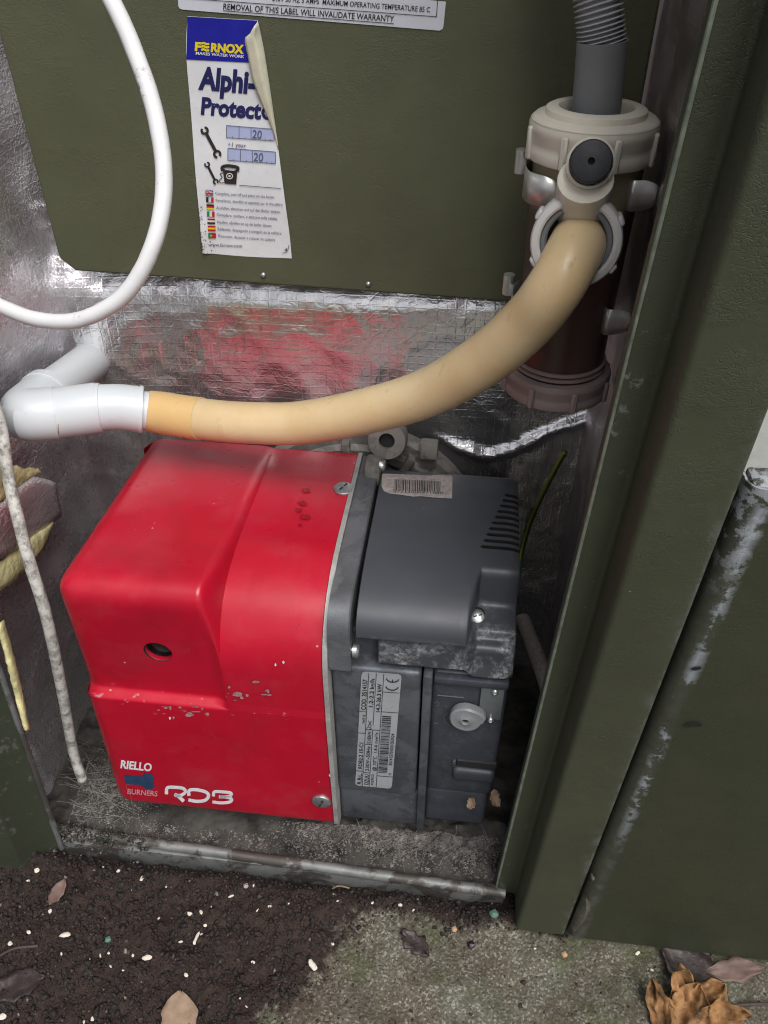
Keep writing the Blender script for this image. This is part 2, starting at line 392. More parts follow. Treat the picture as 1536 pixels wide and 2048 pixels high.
# soil and mossy concrete, mixed by the 'soil' attribute of the ground sheet
def ground_mat():
    g = N('ground'); a = g.node('ShaderNodeAttribute', {}, attribute_name='soil').outputs['Fac']
    wob = g.math('MULTIPLY', g.math('SUBTRACT', g.noise(150, 6, .7), .5), .9)
    mask = g.ramp(g.math('ADD', a, wob), [(.40, 0.0), (.60, 1.0)])
    grain = g.vor(850, out='Color'); gv = g.node('ShaderNodeSeparateColor', {'Color': grain}).outputs[0]
    conc = g.ramp(gv, [(.0, (.075, .066, .05)), (.45, (.135, .125, .095)), (.78, (.22, .21, .175)), (.93, (.46, .46, .42))])
    tint = g.ramp(g.noise(30, 5), [(.35, (.10, .078, .050)), (.65, (.15, .15, .12))])
    conc = g.mix(.5, conc, tint)
    stain = g.ramp(g.noise(45, 6, .7, vec=g.map(loc=(.8, .1, 0))), [(.46, 0.0), (.60, 1.0)])
    conc = g.mix(g.math('MULTIPLY', stain, .55), conc, (.06, .042, .03))
    moss = g.ramp(g.noise(24, 6, .65, vec=g.map(loc=(.3, .45, 0))), [(.50, 0.0), (.64, 1.0)])
    conc = g.mix(g.math('MULTIPLY', moss, .6), conc, (.055, .07, .022))
    soil = g.ramp(g.noise(190, 7, .72), [(.25, (.010, .0065, .0055)), (.55, (.033, .022, .0185)), (.8, (.080, .055, .045))])
    soil = g.mix(g.math('MULTIPLY', g.ramp(g.noise(28, 5, .65), [(.42, 0.0), (.62, 1.0)]), .5), soil, (.055, .032, .026))
    sp = g.math('MULTIPLY', g.ramp(g.vor(330), [(.10, 1.0), (.16, 0.0)]), g.ramp(g.noise(120, 3), [(.60, 0.0), (.64, 1.0)]))
    soil = g.mix(g.math('MULTIPLY', sp, .5), soil, (.28, .26, .22))
    c = g.mix(mask, conc, soil)
    h = g.math('ADD', g.noise(420, 6, .75), g.math('MULTIPLY', g.vor(520), .6))
    g.set(Base_Color=c, Roughness=g.ramp(g.noise(200, 4), [(.3, .6), (.7, .95)]), Normal=g.bump(h, .8, .0022)); g.b.inputs['Specular IOR Level'].default_value = .35
    MAT['ground'] = g.m
ground_mat()
def grit_mat():
    g = N('grit'); a = g.node('ShaderNodeAttribute', {}, attribute_name='tone').outputs['Color']
    g.set(Base_Color=g.mix(g.noise(600, 3), a, (.02, .016, .014)), Roughness=.85); MAT['grit'] = g.m
grit_mat()

# ------------------------------------------------------------------ ground
def gh(x, y):
    p = Vector((x, y, 0))
    s = soil_amt(x, y)
    z = .0022*noise.noise(p*38) + .0012*noise.noise(p*110)
    z += s*(.0045*noise.noise(p*28+Vector((3, 1, 0)))+.0038*noise.noise(p*75)+.0022*noise.noise(p*190)+.002)
    z += .006*sstep(-.2, -.3, x)*s
    z -= .004 + .016*sstep(.243, .262, y)
    return z
def soil_amt(x, y):
    # soil lies left of a ragged line and in a strip along the rail
    xb = -.079 + (y-.166)*.58
    d1 = (xb - x)/.05
    d2 = (y - (.236 + .02*(x+.0)))/.016 if x < .09 else -1
    n = .55*noise.noise(Vector((x*22, y*22, 4))) + .3*noise.noise(Vector((x*60, y*60, 1)))
    return max(0.0, min(1.0, .5 + max(d1, d2)*.6 + n*.55))
def axis_coords(lo, hi, step, far):
    a = [lo+(hi-lo)*i/int((hi-lo)/step) for i in range(int((hi-lo)/step)+1)]
    out = []; e = step
    x = hi
    while x < far: e *= 1.5; x += e; out.append(x)
    neg = []; e = step; x = lo
    while x > -far: e *= 1.5; x -= e; neg.append(x)
    return list(reversed(neg))+a+out
xs = axis_coords(-.37, .27, .0016, 6); ys = axis_coords(.10, .275, .0016, 6)
v = []; so = []
for y in ys:
    for x in xs:
        inside = -.6 < x < .6 and -.2 < y < .4
        s = soil_amt(x, y); so.append(s); v.append((x, y, gh(x, y) if inside else (-.02 if y > .262 else -.004)))
nx = len(xs); f = [(j*nx+i, j*nx+i+1, (j+1)*nx+i+1, (j+1)*nx+i) for j in range(len(ys)-1) for i in range(nx-1)]
me = bpy.data.meshes.new('ground'); me.from_pydata(v, [], f); me.polygons.foreach_set('use_smooth', [True]*len(f))
at_ = me.attributes.new('soil', 'FLOAT', 'POINT'); at_.data.foreach_set('value', so)
gnd = link('ground', me, None, [MAT['ground']]); tag(gnd, kind='structure')

# ------------------------------------------------------------------ cabinet: tray, rail, jambs, casing, panel, insulation
JY = .235
tray = thing('base_tray', (-.1, .262, 0), 'dirty galvanised base tray with a rounded front lip below the red burner', 'tray')
# tray floor, uneven with dirt; drifts of dust at the right and left
def tray_z(x, y):
    p = Vector((x, y, 0)); z = -.004+.0016*noise.noise(p*60)+.001*noise.noise(p*170)
    m = max(sstep(-.085, -.05, x)*sstep(.074, .05, x)*sstep(.266, .276, y)*sstep(.325, .300, y), .7*sstep(-.195, -.225, x)*sstep(.268, .28, y))
    return z+m*.011*max(0, .35+noise.noise(p*34+Vector((5, 2, 0)))+.5*noise.noise(p*90)+.3*noise.noise(p*210))
v = []; f = []; nxx, nyy = 230, 140
for j in range(nyy+1):
    for i in range(nxx+1):
        x = -.285+.375*i/nxx; y = .262+.235*j/nyy; p = Vector((x, y, 0))
        v.append((x, y, tray_z(x, y)))
f = [(j*(nxx+1)+i, j*(nxx+1)+i+1, (j+1)*(nxx+1)+i+1, (j+1)*(nxx+1)+i) for j in range(nyy) for i in range(nxx)]
pd('tray_floor', v, f, MAT['tray_floor'], tray)
bm = bmesh.new()
tube(bm, spline([(-.262, .2655, .0028), (-.18, .2628, .0035), (-.10, .2612, .0032), (-.02, .2588, .003), (.05, .2572, .0025)], 14), .0036, 14, True, 0, .16)
rbox(bm, -.262, .05, .2575, .2625, -.02, .002, .0008)
obj('front_lip', bm, MAT['lip'], tray)

# right jamb: free flange edge | dark return | broad front face
jb = thing('door_jamb', (.075, JY, 0), 'broad olive green steel door jamb with stepped flange right of the burner', 'door jamb')
def fold(name, prof, z0, z1, th, mat, parent, dx=0.0, nz=24, lean=0.0):
    """sheet metal folded along prof [(x,y)], extruded in z, with thickness"""
    P = [Vector((a, b, 0)) for a, b in prof]; nrm = []
    for i in range(len(P)):
        a = (P[i]-P[i-1]).normalized() if i else None; b = (P[i+1]-P[i]).normalized() if i < len(P)-1 else None
        d = ((a or b)+(b or a)).normalized(); nrm.append(Vector((-d.y, d.x, 0)))
    v = []; f = []; m = len(P)
    for k in range(nz+1):
        z = z0+(z1-z0)*k/nz; sh = dx*k/nz; b_ = lean*k/nz
        for p, n_ in zip(P, nrm): v.append((p.x+sh, p.y+b_, z))
        for p, n_ in zip(P, nrm): v.append((p.x+n_.x*th+sh, p.y+n_.y*th+b_, z))
    w_ = 2*m
    for k in range(nz):
        o = k*w_; q = o+w_
        for i in range(m-1):
            f.append((o+i, o+i+1, q+i+1, q+i)); f.append((o+m+i+1, o+m+i, q+m+i, q+m+i+1))
        f.append((o, q, q+m, o+m)); f.append((o+m-1, o+2*m-1, q+2*m-1, q+m-1))
    for i in range(m-1):
        f.append((i+1, i, m+i, m+i+1)); o = nz*w_; f.append((o+i, o+i+1, o+m+i+1, o+m+i))
    return pd(name, v, f, mat, parent, True, 50)
def arc(cx, cy, r, a0, a1, n=5): return [(cx+r*math.cos(R(a0+(a1-a0)*k/n)), cy+r*math.sin(R(a0+(a1-a0)*k/n))) for k in range(n+1)]
prof = [(.0435, .2665)] + arc(.0455, .2600, .002, 180, 270, 4) + [(.0535, .2580)] + arc(.0545, .2560, .002, 90, 0, 4) + arc(.0595, .238, .003, 180, 270, 4) + [(.0840, .235)] + arc(.0850, .2370, .002, 270, 360, 4) + [(.0870, .32)]
fold('frame_sheet', prof, .002, 1.0, .0009, MAT['olive_jamb_shaded'], jb, .030, 30)
bm = bmesh.new(); tube(bm, [Vector((.0440+.030*z, .2592, z)) for z in [.004+.996*k/20 for k in range(21)]], .0010, 8, True, 0, .25); obj('lit_edge', bm, simple('lit_edge_green', (.17, .20, .155), .45, 0, .35, 160), jb)  # highlight along the flange edge, put in as a paler green bead
# right lower casing beside it, rolled top and rolled left edge
cs = thing('casing_panel', (.2, JY, 0), 'low olive green casing panel with chalky worn edge, right of the jamb seam', 'casing panel')
ztop = .3565
prof = [(.0880, .252)] + arc(.0940, .2400, .006, 180, 270, 8) + [(.14, .2338), (.30, .2335)]
v = []; f = []; nz = 40
ca = fold('casing_sheet', prof, .003, ztop, .0009, MAT['olive_casing_shaded'], cs, .0125, 30)
bm = bmesh.new()
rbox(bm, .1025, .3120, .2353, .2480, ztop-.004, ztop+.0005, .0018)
obj('casing_top', bm, MAT['olive_casing_shaded'], cs)
# torn paint film hanging on the seam, low down
v = []; f = []
for k in range(15):
    z = .012+.072*k/14; wd = .0065*math.sin(math.pi*min(1, k/9))**.7*(1 if k < 10 else .5)+.0006
    j = .0016*noise.noise(Vector((0, 0, z*180)))
    x = .0885+z*.036
    v += [(x-.0012, JY-.0012, z), (x+wd*.5, JY-.0042-j, z), (x+wd, JY-.0010+j*.4, z+.002*math.sin(k*2.1))]
for k in range(14):
    for i in range(2): f.append((k*3+i, k*3+i+1, k*3+4+i, k*3+3+i))
fl = pd('peeled_film', v, f, MAT['leaf_pink'] if False else simple('film', (.095, .09, .07), .6, 0, .4, 260, .4, 400), cs)
m_ = fl.modifiers.new('s', 'SOLIDIFY'); m_.thickness = .0003

for pts in (((1381, 1338), (1390, 1333), (1401, 1333), (1404, 1337), (1394, 1341), (1386, 1341)), ((1366, 1451), (1377, 1446), (1388, 1444), (1399, 1446), (1406, 1450), (1396, 1454), (1388, 1452), (1378, 1455))):
    bm = bmesh.new(); bm.faces.new([bm.verts.new(at(*q, Y=.2331)) for q in pts]); obj('smear', bm, MAT['pebble_black'], cs, False)
# left jamb
lj = thing('door_jamb', (-.29, .25, 0), 'narrow olive green steel jamb with bare metal edge left of the burner', 'door jamb')
prof = [(-.335, .236)] + arc(-.2745, .239, .003, 270, 340, 4) + [(-.2655, .2500), (-.2545, .2560)]
fold('frame_sheet', prof, -.004, .62, .001, MAT['olive_left_shaded'], lj, .010, 20, .05)
bm = bmesh.new()
tube(bm, spline([(-.2540, .2562, -.004), (-.2530, .2611, .06), (-.2491, .2805, .30), (-.2440, .3062, .62)], 8), .0018, 8, True, 0, .15)
obj('bare_edge', bm, MAT['galvanised'], lj)

# pale wall outside, seen past the jamb
bm = bmesh.new(); rbox(bm, .115, 1.4, .60, .70, -.02, 1.3, .004)
pw = obj('wall', bm, MAT['pale_render']); tag(pw, 'bright pale rendered wall glimpsed past the jamb at the right edge', 'wall')

# upper front panel of the boiler
PY = .45
pan = thing('boiler_panel', (-.09, PY, .33), 'flat olive green boiler front panel carrying the two labels', 'panel')
out = [(-.2535, 1.0), (-.2515, .3405), (-.2505, .3376), (-.2432, .3308), (.0240, .3242), (.0775, .3230), (.0760, 1.0)]
bm = bmesh.new()
vs = [bm.verts.new((x, PY, z)) for x, z in out]; fc = bm.faces.new(vs)
e = bmesh.ops.extrude_face_region(bm, geom=[fc]); bmesh.ops.translate(bm, verts=[q for q in e['geom'] if isinstance(q, bmesh.types.BMVert)], vec=(0, .012, 0))
bmesh.ops.recalc_face_normals(bm, faces=bm.faces[:])
bmesh.ops.bevel(bm, geom=[ed for ed in bm.edges if abs(ed.verts[0].co.y-PY) < 1e-6 and abs(ed.verts[1].co.y-PY) < 1e-6], offset=.0012, segments=3, affect='EDGES')
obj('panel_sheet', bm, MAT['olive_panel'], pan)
for px, py, r_ in ((527, 550, .0017), (737, 568, .0017)):
    p = at(px, py, Y=PY); bm = bmesh.new()
    lathe(bm, [(r_, 0), (r_, .0006), (r_*.75, .0012), (r_*.35, .0015), (0, .0016)], axis(p, (0, -1, 0)), 16)
    obj('rivet', bm, MAT['steel'], pan)

# insulation boards covered with foil
def sheet(name, fn, nu, nv, mat, parent, th=.0):
    v = [fn(i/nu, j/nv) for j in range(nv+1) for i in range(nu+1)]
    f = [(j*(nu+1)+i, j*(nu+1)+i+1, (j+1)*(nu+1)+i+1, (j+1)*(nu+1)+i) for j in range(nv) for i in range(nu)]
    o = pd(name, v, f, mat, parent, True, 180)
    if th: m = o.modifiers.new('thickness', 'SOLIDIFY'); m.thickness = th; m.offset = -1
    return o
def ridged(p, s): return 1-abs(noise.noise(p*s))*2
def back_fn(u, q):
    x = -.280+.370*u; z = -.006+.366*q; p = Vector((x, .5, z))
    y = .4690+.06*(z-.20)+.014*sstep(.300, .338, z)
    y += .0012*noise.noise(p*15)+.0006*noise.noise(p*46)+.0004*noise.noise(p*120)
    y -= .0016*max(0, ridged(p+Vector((.3, 0, .1)), 26)-.62)+.0012*max(0, ridged(p+Vector((.1, .4, .7)), 55)-.7)+.0035*sstep(.285, .335, z)*abs(noise.noise(p*60))
    # puckers pulled in around the burner opening
    dx = (x+.095); dz = (z-.13); r = math.hypot(dx, dz); a = math.atan2(dz, dx)
    y += .014*sstep(.105, .07, r) + .0009*math.sin(a*17+2*noise.noise(p*12))*sstep(.17, .10, r)*sstep(.05, .1, r)
    y -= .010*sstep(-.20, -.262, x)
    # fold on the right under the trap
    zf = .207+.35*max(0, x-.02)-.006*math.sin(x*60)+.004*noise.noise(p*70)
    y -= (.0045+.003*noise.noise(p*55))*max(0, 1-abs(z-zf)/(.006+.003*noise.noise(p*40)))*sstep(-.03, .0, x)
    return (x, y, z)
ib = thing('insulation_board', (-.09, .47, 0), 'crinkled silver foil insulation behind the burner, below the green panel', 'insulation')
sheet('foil_facing', back_fn, 150, 150, MAT['foil_back'], ib, .003)
def left_fn(u, q):
    y = .268+.215*u; z = -.008+.66*q; p = Vector((-.26, y, z))
    x = -.266-.008*sstep(.33, .26, z)-.008*sstep(.34, .24, z)*sstep(.48, .30, y)+.010*math.exp(-((z-.17)/.06)**2)*math.exp(-((y-.40)/.05)**2)
    x += .0045*noise.noise(p*15)+.0022*noise.noise(p*42)+.0016*max(0, ridged(p, 23)-.5)
    x -= .030*sstep(.30, .268, y)*sstep(.5, .35, z)
    return (x, y, z)
il = thing('insulation_board', (-.265, .38, 0), 'torn foil faced insulation on the left inner side, yellow fibre showing', 'insulation')
sheet('foil_facing', left_fn, 80, 200, MAT['foil_side'], il, .002)
def rag(name, pts, nseg, wfun, mat, parent, push, seed):
    """torn strip along a pixel polyline, on a plane of constant X"""
    path = spline(pts, nseg); v = []; f = []; n = len(path)
    for i, p in enumerate(path):
        t = i/(n-1); wd = wfun(t)
        for k in range(5):
            s = k/4; j = Vector((noise.noise(p*90+Vector((seed, k, 0))), noise.noise(p*80+Vector((0, seed, k))), noise.noise(p*110+Vector((k, 0, seed)))))*.0022
            v.append(p+Vector((push*math.sin(s*math.pi), -wd*s*.55, -wd*s))+j*(1 if k in (0, 4) else .5))
    for i in range(n-1):
        for k in range(4): f.append((i*5+k, i*5+k+1, (i+1)*5+k+1, (i+1)*5+k))
    o = pd(name, v, f, mat, parent, True, 180); m = o.modifiers.new('thickness', 'SOLIDIFY'); m.thickness = .0012
    return o
def torn(name, A, B, X, mat, seed, wave=.002):
    a = sm2(A, 8); b = sm2(B, 8); v = []; f = []; n_ = len(a); m_ = 6
    for i in range(n_):
        for k in range(m_+1):
            t = k/m_; px = a[i][0]*(1-t)+b[i][0]*t; py = a[i][1]*(1-t)+b[i][1]*t
            j = 5.0 if k in (0, m_) else 0
            px += j*noise.noise(Vector((px*.07, py*.07, seed))); py += j*noise.noise(Vector((py*.07, px*.07, seed+3)))
            v.append(at(px, py, X=X+wave*noise.noise(Vector((px*.02, py*.02, seed)))+wave*.8*math.sin(t*math.pi)))
    for i in range(n_-1):
        for k in range(m_): f.append((i*(m_+1)+k, i*(m_+1)+k+1, (i+1)*(m_+1)+k+1, (i+1)*(m_+1)+k))
    o = pd(name, v, f, mat, il, True, 180); md_ = o.modifiers.new('thickness', 'SOLIDIFY'); md_.thickness = .0009
def sm2(pts, n): return [(q.x, q.y) for q in spline([(a_, b_, 0) for a_, b_ in pts], n)]
torn('torn_fibre', [(-40, 915), (10, 925), (45, 935), (80, 938)], [(-40, 1040), (10, 1005), (45, 975), (82, 946)], -.2500, MAT['fibre_yellow'], 1)
torn('torn_foil', [(-40, 1032), (20, 992), (66, 955), (112, 965)], [(-40, 1150), (20, 1108), (74, 1074), (124, 1030)], -.2482, MAT['foil_side'], 4, .0012)
torn('torn_fibre', [(-40, 1138), (20, 1098), (72, 1066), (108, 1032)], [(-40, 1205), (20, 1168), (78, 1112), (110, 1046)], -.2495, MAT['fibre_yellow'], 7)
torn('torn_fibre', [(-6, 1250), (16, 1330), (34, 1400), (50, 1460)], [(6, 1240), (30, 1330), (46, 1400), (58, 1460)], -.2440, MAT['fibre_yellow'], 12)
def right_fn(u, q):
    y = .258+.225*u; z = -.008+1.0*q; p = Vector((.08, y, z))
    x = .081+.003*noise.noise(p*14)+.0014*noise.noise(p*40)
    return (x, y, z)
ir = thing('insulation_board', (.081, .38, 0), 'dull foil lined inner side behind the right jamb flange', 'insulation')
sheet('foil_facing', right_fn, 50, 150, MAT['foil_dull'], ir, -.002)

# ------------------------------------------------------------------ burner
BU = thing('oil_burner', (-.09, .34, .014), 'red and dark grey oil burner standing in the open cabinet', 'burner')
def fillet(c, na, ns):
    """closed corner list (y,z,r) -> polyline, na arc steps, ns straight steps"""
    n = len(c); out = []
    arcs = []
    for i in range(n):
        p = Vector(c[i][:2]); a = Vector(c[i-1][:2])-p; b = Vector(c[(i+1) % n][:2])-p; r = c[i][2]
        la, lb = a.length, b.length; a.normalize(); b.normalize()
        ang = a.angle(b)
        if isinstance(r, tuple): ta, tb = r
        else: ta = tb = min(r/math.tan(ang/2) if ang > 1e-3 else 0, .49*la, .49*lb) if ang < math.pi-1e-3 else .0001
        A = p+a*ta; B = p+b*tb; ar = []
        for k in range(na+1):
            s = k/na; q = (A*(1-s)**2 + p*2*s*(1-s)*(1.0) + B*s**2)   # smooth corner
            ar.append(q)
        arcs.append(ar)
    for i in range(n):
        out += arcs[i]; nxt = arcs[(i+1) % n][0]; e_ = arcs[i][-1]
        for k in range(1, ns): out.append(e_.lerp(nxt, k/ns))
    return out
def inset(P, d):
    n = len(P); out = []
    area = sum(P[i].x*P[(i+1) % n].y-P[(i+1) % n].x*P[i].y for i in range(n)); sg = 1 if area > 0 else -1
    for i in range(n):
        t = (P[(i+1) % n]-P[i-1]); t = t.normalized() if t.length > 1e-9 else Vector((1, 0))
        out.append(P[i]+Vector((-t.y, t.x))*sg*d)
    return out
def loft(bm, cols, mi=0):
    """cols: list of (list of 3D points) closed rings"""
    rings = [[bm.verts.new(p) for p in c] for c in cols]; m = len(rings[0])
    for a, b in zip(rings, rings[1:]):
        for k in range(m):
            bm.faces.new((a[k], a[(k+1) % m], b[(k+1) % m], b[k])).material_index = mi
    bm.faces.new(list(reversed(rings[0]))); bm.faces.new(rings[-1])
    bmesh.ops.recalc_face_normals(bm, faces=bm.faces[:])
NA, NS = 8, 6
redM = fillet([(.430, .016, .004), (.430, .2235, .003), (.2810, .2240, (.060, .050)), (.2805, .1440, .001), (.2800, .1380, .001), (.2825, .014, .012)], NA, NS)
redB = fillet([(.430, .016, .004), (.430, .2250, .003), (.2790, .2335, .014), (.2855, .1420, .0035), (.2797, .1385, .003), (.2825, .014, .012)], NA, NS)
xl, xr = -.2090, -.0665
def mixp(A, B, t): return [a.lerp(b, t) for a, b in zip(A, B)]
def shear(x, P):
    wgt = (xr-x)/(xr-xl); return [Vector((x-.0115*max(0, .2335-q.y)/.2*wgt, q.x, q.y)) for q in P]
cols = []; re_ = .011
for k in range(9):
    a = R(90*k/8); cols.append(shear(xl+re_*(1-math.sin(a)), inset(redB, re_*(1-math.cos(a)))))
cols = list(reversed(cols))
cols = []
for k in range(10):                      # rounded left end: k=0 is the flat side
    a = R(90*k/9); cols.append(shear(xl+re_*(1-math.cos(a)) if False else xl+re_*(1-math.cos(a)), inset(redB, re_*(1-math.sin(a)))))
x = xl+re_+.004
while x < -.132: cols.append(shear(x, redB)); x += .006
for k in range(25):
    x = -.132+.0095*k/24; cols.append(shear(x, mixp(redB, redM, (k/24)**2.6)))
x = -.1215
while x < xr-.003: x += .006; cols.append(shear(min(x, xr-.001), redM))
cols.append(shear(xr-.0004, redM)); cols.append(shear(xr, inset(redM, .0008)))
bm = bmesh.new(); loft(bm, cols)
cover = obj('cover', bm, MAT['red'], BU, True, 40)
hp = at(318, 1300, Y=.2845)
cut = bmesh.new(); lathe(cut, [(0, -.02), (.0082, -.02), (.0082, .012), (0, .012)], axis(hp, (0, -1, .12)) , 40)
bmesh.ops.recalc_face_normals(cut, faces=cut.faces[:])
def boolean(target, bmc):
    for f_ in bmc.faces: f_.material_index = 1
    target.data.materials.append(MAT['dark_slot'])
    me_ = bpy.data.meshes.new('cutter'); bmc.to_mesh(me_); me_.materials.append(MAT['dark_slot']); me_.materials.append(MAT['dark_slot']); bmc.free(); c = bpy.data.objects.new('cutter', me_); col.objects.link(c)
    m = target.modifiers.new('b', 'BOOLEAN'); m.object = c; m.operation = 'DIFFERENCE'; m.solver = 'EXACT'; m.material_mode = 'INDEX'; m.use_self = True; m.use_hole_tolerant = True
    dg = bpy.context.evaluated_depsgraph_get(); nm = bpy.data.meshes.new_from_object(target.evaluated_get(dg))
    target.modifiers.remove(m); old = target.data; target.data = nm; nm.name = target.name
    nm.polygons.foreach_set('use_smooth', [True]*len(nm.polygons)); nm.set_sharp_from_angle(angle=R(40))
    bpy.data.objects.remove(c); bpy.data.meshes.remove(me_); bpy.data.meshes.remove(old)
boolean(cover, cut)
bm = bmesh.new()
lathe(bm, [(.0098, -.0004), (.0096, .0006), (.0088, .0008), (.0081, .0002), (.0081, -.006)], axis(hp+Vector((0, .0006, 0)), (0, -1, .10)), 40)
obj('sight_hole_rim', bm, MAT['red'], cover)
bm = bmesh.new(); lathe(bm, [(.00815, -.0010), (.0080, -.0045), (.0072, -.0062), (.0050, -.0074), (0, -.008)], axis(hp, (0, -1, .10)), 32)
obj('sight_glass', bm, MAT['lens_dark'], cover)

# ---- print helper: lettering and flat graphics as thin meshes
_tc = {}
def text_mesh(s, bold=0.0):
    k = (s, bold)
    if k not in _tc:
        c = bpy.data.curves.new('t', 'FONT'); c.body = s; c.size = 1; c.offset = bold; c.resolution_u = 3
        o = bpy.data.objects.new('t', c); col.objects.link(o)
        dg = bpy.context.evaluated_depsgraph_get(); m = bpy.data.meshes.new_from_object(o.evaluated_get(dg))
        _tc[k] = ([q.co.copy() for q in m.vertices], [list(p.vertices) for p in m.polygons])
        bpy.data.objects.remove(o); bpy.data.meshes.remove(m); bpy.data.curves.remove(c)
    return _tc[k]
CAPH = max(q.y for q in text_mesh('H')[0])
class Print:
    """collects flat print lying on a surface: surf(x,y) maps photo pixels to the surface point, nrm = offset vector"""
    def __init__(s, surf, lift): s.bm = bmesh.new(); s.surf = surf; s.lift = Vector(lift)
    def poly(s, pts, mi=0, sub=1, n=1):
        vs = [s.bm.verts.new(s.surf(*p)+s.lift*n) for p in pts]
        try: s.bm.faces.new(vs).material_index = mi
        except ValueError: pass
    def quad(s, a, b, c, d, mi=0, nu=1, nv=1, n=1):
        g = [[None]*(nu+1) for _ in range(nv+1)]
        for j in range(nv+1):
            for i in range(nu+1):
                u, q = i/nu, j/nv
                x = (a[0]*(1-u)+b[0]*u)*(1-q)+(d[0]*(1-u)+c[0]*u)*q; y = (a[1]*(1-u)+b[1]*u)*(1-q)+(d[1]*(1-u)+c[1]*u)*q
                g[j][i] = s.bm.verts.new(s.surf(x, y)+s.lift*n)
        for j in range(nv):
            for i in range(nu): s.bm.faces.new((g[j][i], g[j][i+1], g[j+1][i+1], g[j+1][i])).material_index = mi
    def line(s, a, b, wd, mi=0, n=1):
        d = Vector((b[0]-a[0], b[1]-a[1])); d.normalize(); q = Vector((-d.y, d.x))*wd/2; k = max(1, int((Vector(b)-Vector(a)).length/25))
        s.quad((a[0]+q.x, a[1]+q.y), (b[0]+q.x, b[1]+q.y), (b[0]-q.x, b[1]-q.y), (a[0]-q.x, a[1]-q.y), mi, k, 1, n)
    def text(s, t, p0, p1, h, mi=0, bold=0.0, shear_=0.0, n=1):
        """baseline p0->p1 in photo pixels, cap height h pixels to the left-hand side of travel"""
        vs, fs = text_mesh(t, bold); x0 = min(q.x for q in vs); x1 = max(q.x for q in vs)
        e = Vector((p1[0]-p0[0], p1[1]-p0[1])); up = Vector((e.y, -e.x)).normalized()*h
        m = []
        for q in vs:
            uu = (q.x-x0)/(x1-x0); vv = q.y/CAPH
            px = p0[0]+e.x*uu+up.x*vv+e.normalized().x*shear_*vv*h; py = p0[1]+e.y*uu+up.y*vv+e.normalized().y*shear_*vv*h
            m.append(s.bm.verts.new(s.surf(px, py)+s.lift*n))
        for f_ in fs:
            try: s.bm.faces.new([m[i] for i in f_]).material_index = mi
            except ValueError: pass
    def stroke(s, pts, wd, mi=0, n=1):
        """ribbon along a pixel polyline"""
        P = [Vector((*p, 0)) for p in pts]; L = []; Rr = []
        for i in range(len(P)):
            d = (P[min(i+1, len(P)-1)]-P[max(i-1, 0)]).normalized(); q = Vector((-d.y, d.x, 0))*wd/2
            L.append(s.bm.verts.new(s.surf((P[i]+q).x, (P[i]+q).y)+s.lift*n)); Rr.append(s.bm.verts.new(s.surf((P[i]-q).x, (P[i]-q).y)+s.lift*n))
        for i in range(len(P)-1): s.bm.faces.new((L[i], L[i+1], Rr[i+1], Rr[i])).material_index = mi
    def build(s, name, mats, parent): return obj(name, s.bm, mats, parent, False)

# maker's marks on the cover
def redsurf(x, y):
    p = at(x, y, Y=.281); t = (p.z-.014)/(.1375-.014); yy = .2825+(.2797-.2825)*t
    return at(x, y, Y=yy)
P = Print(redsurf, (0, -.00025, 0))
P.text('RIELLO', (241, 1535), (303, 1542), 15, 0, .035); P.build('maker_lettering', [MAT['logo_white']], cover)
P = Print(redsurf, (0, -.00025, 0))
P.poly([(248, 1549), (285, 1552), (288, 1545), (304, 1548), (309, 1556), (306, 1564), (310, 1573), (303, 1579), (290, 1577), (282, 1570), (255, 1568), (250, 1564)]); P.build('maker_emblem', [MAT['logo_blue']], cover)
P = Print(redsurf, (0, -.00025, 0))
P.text('BURNERS', (255, 1587), (315, 1592), 10, 0, .012); P.build('burners_lettering', [MAT['logo_faded']], cover)
P = Print(redsurf, (0, -.00025, 0))
def sm(pts, n=6): return [(q.x, q.y) for q in spline([(a, b, 0) for a, b in pts], n)]
P.stroke(sm([(333, 1588), (335, 1575), (350, 1574), (366, 1576), (371, 1583), (362, 1590), (350, 1590)], 5), 6.5)
P.stroke([(349, 1588), (356, 1591), (368, 1602)], 7)
P.stroke(sm([(378, 1591), (379, 1580), (395, 1579), (413, 1584), (417, 1592), (410, 1600), (394, 1602), (377, 1599)], 5), 6.5)
P.stroke(sm([(427, 1592), (429, 1583), (445, 1583), (461, 1585), (462, 1590), (452, 1593), (438, 1593)], 5), 6)
P.stroke(sm([(440, 1593), (456, 1594), (464, 1599), (457, 1604), (440, 1605), (425, 1603)], 5), 6)
P.build('model_lettering', [MAT['logo_white']], cover)
random.seed(14)
def blob(P, x, y, rx, ry, n=9): P.poly([(x+rx*random.uniform(.7, 1.25)*math.cos(2*math.pi*k/n), y+ry*random.uniform(.7, 1.25)*math.sin(2*math.pi*k/n)) for k in range(n)])
P = Print(lambda x, y: at(x, y, Z=.2242), (0, 0, .0002))
for q in ((612, 980, 10, 5), (605, 1007, 9, 5), (597, 1020, 7, 5), (610, 1034, 12, 6), (600, 1050, 5, 3)): blob(P, *q)
P.build('drip_marks', [simple('dried_drip', (.29, .004, .016), .25)], cover)['kind'] = 'stuff'
P = Print(redsurf, (0, -.0002, 0))
for k in range(26):
    if k < 15: x, y = random.uniform(290, 425), random.gauss(1421, 7)
    else: x, y = random.uniform(455, 545), random.gauss(1384, 7)
    blob(P, x, y, abs(random.gauss(0, 5))+1.2, abs(random.gauss(0, 2.2))+1.0, 7)
P.build('scuff_marks', [simple('scuff_pale', (.36, .20, .20), .7, 0, .5, 300)], cover)['kind'] = 'stuff'
P = Print(redsurf, (0, -.0002, 0))
for x, y in ((551, 1329), (567, 1324), (660, 1550), (340, 1436)): blob(P, x, y, 2, 3.5, 7)
P.build('paint_specks', [MAT['ink_white']], cover)['kind'] = 'stuff'
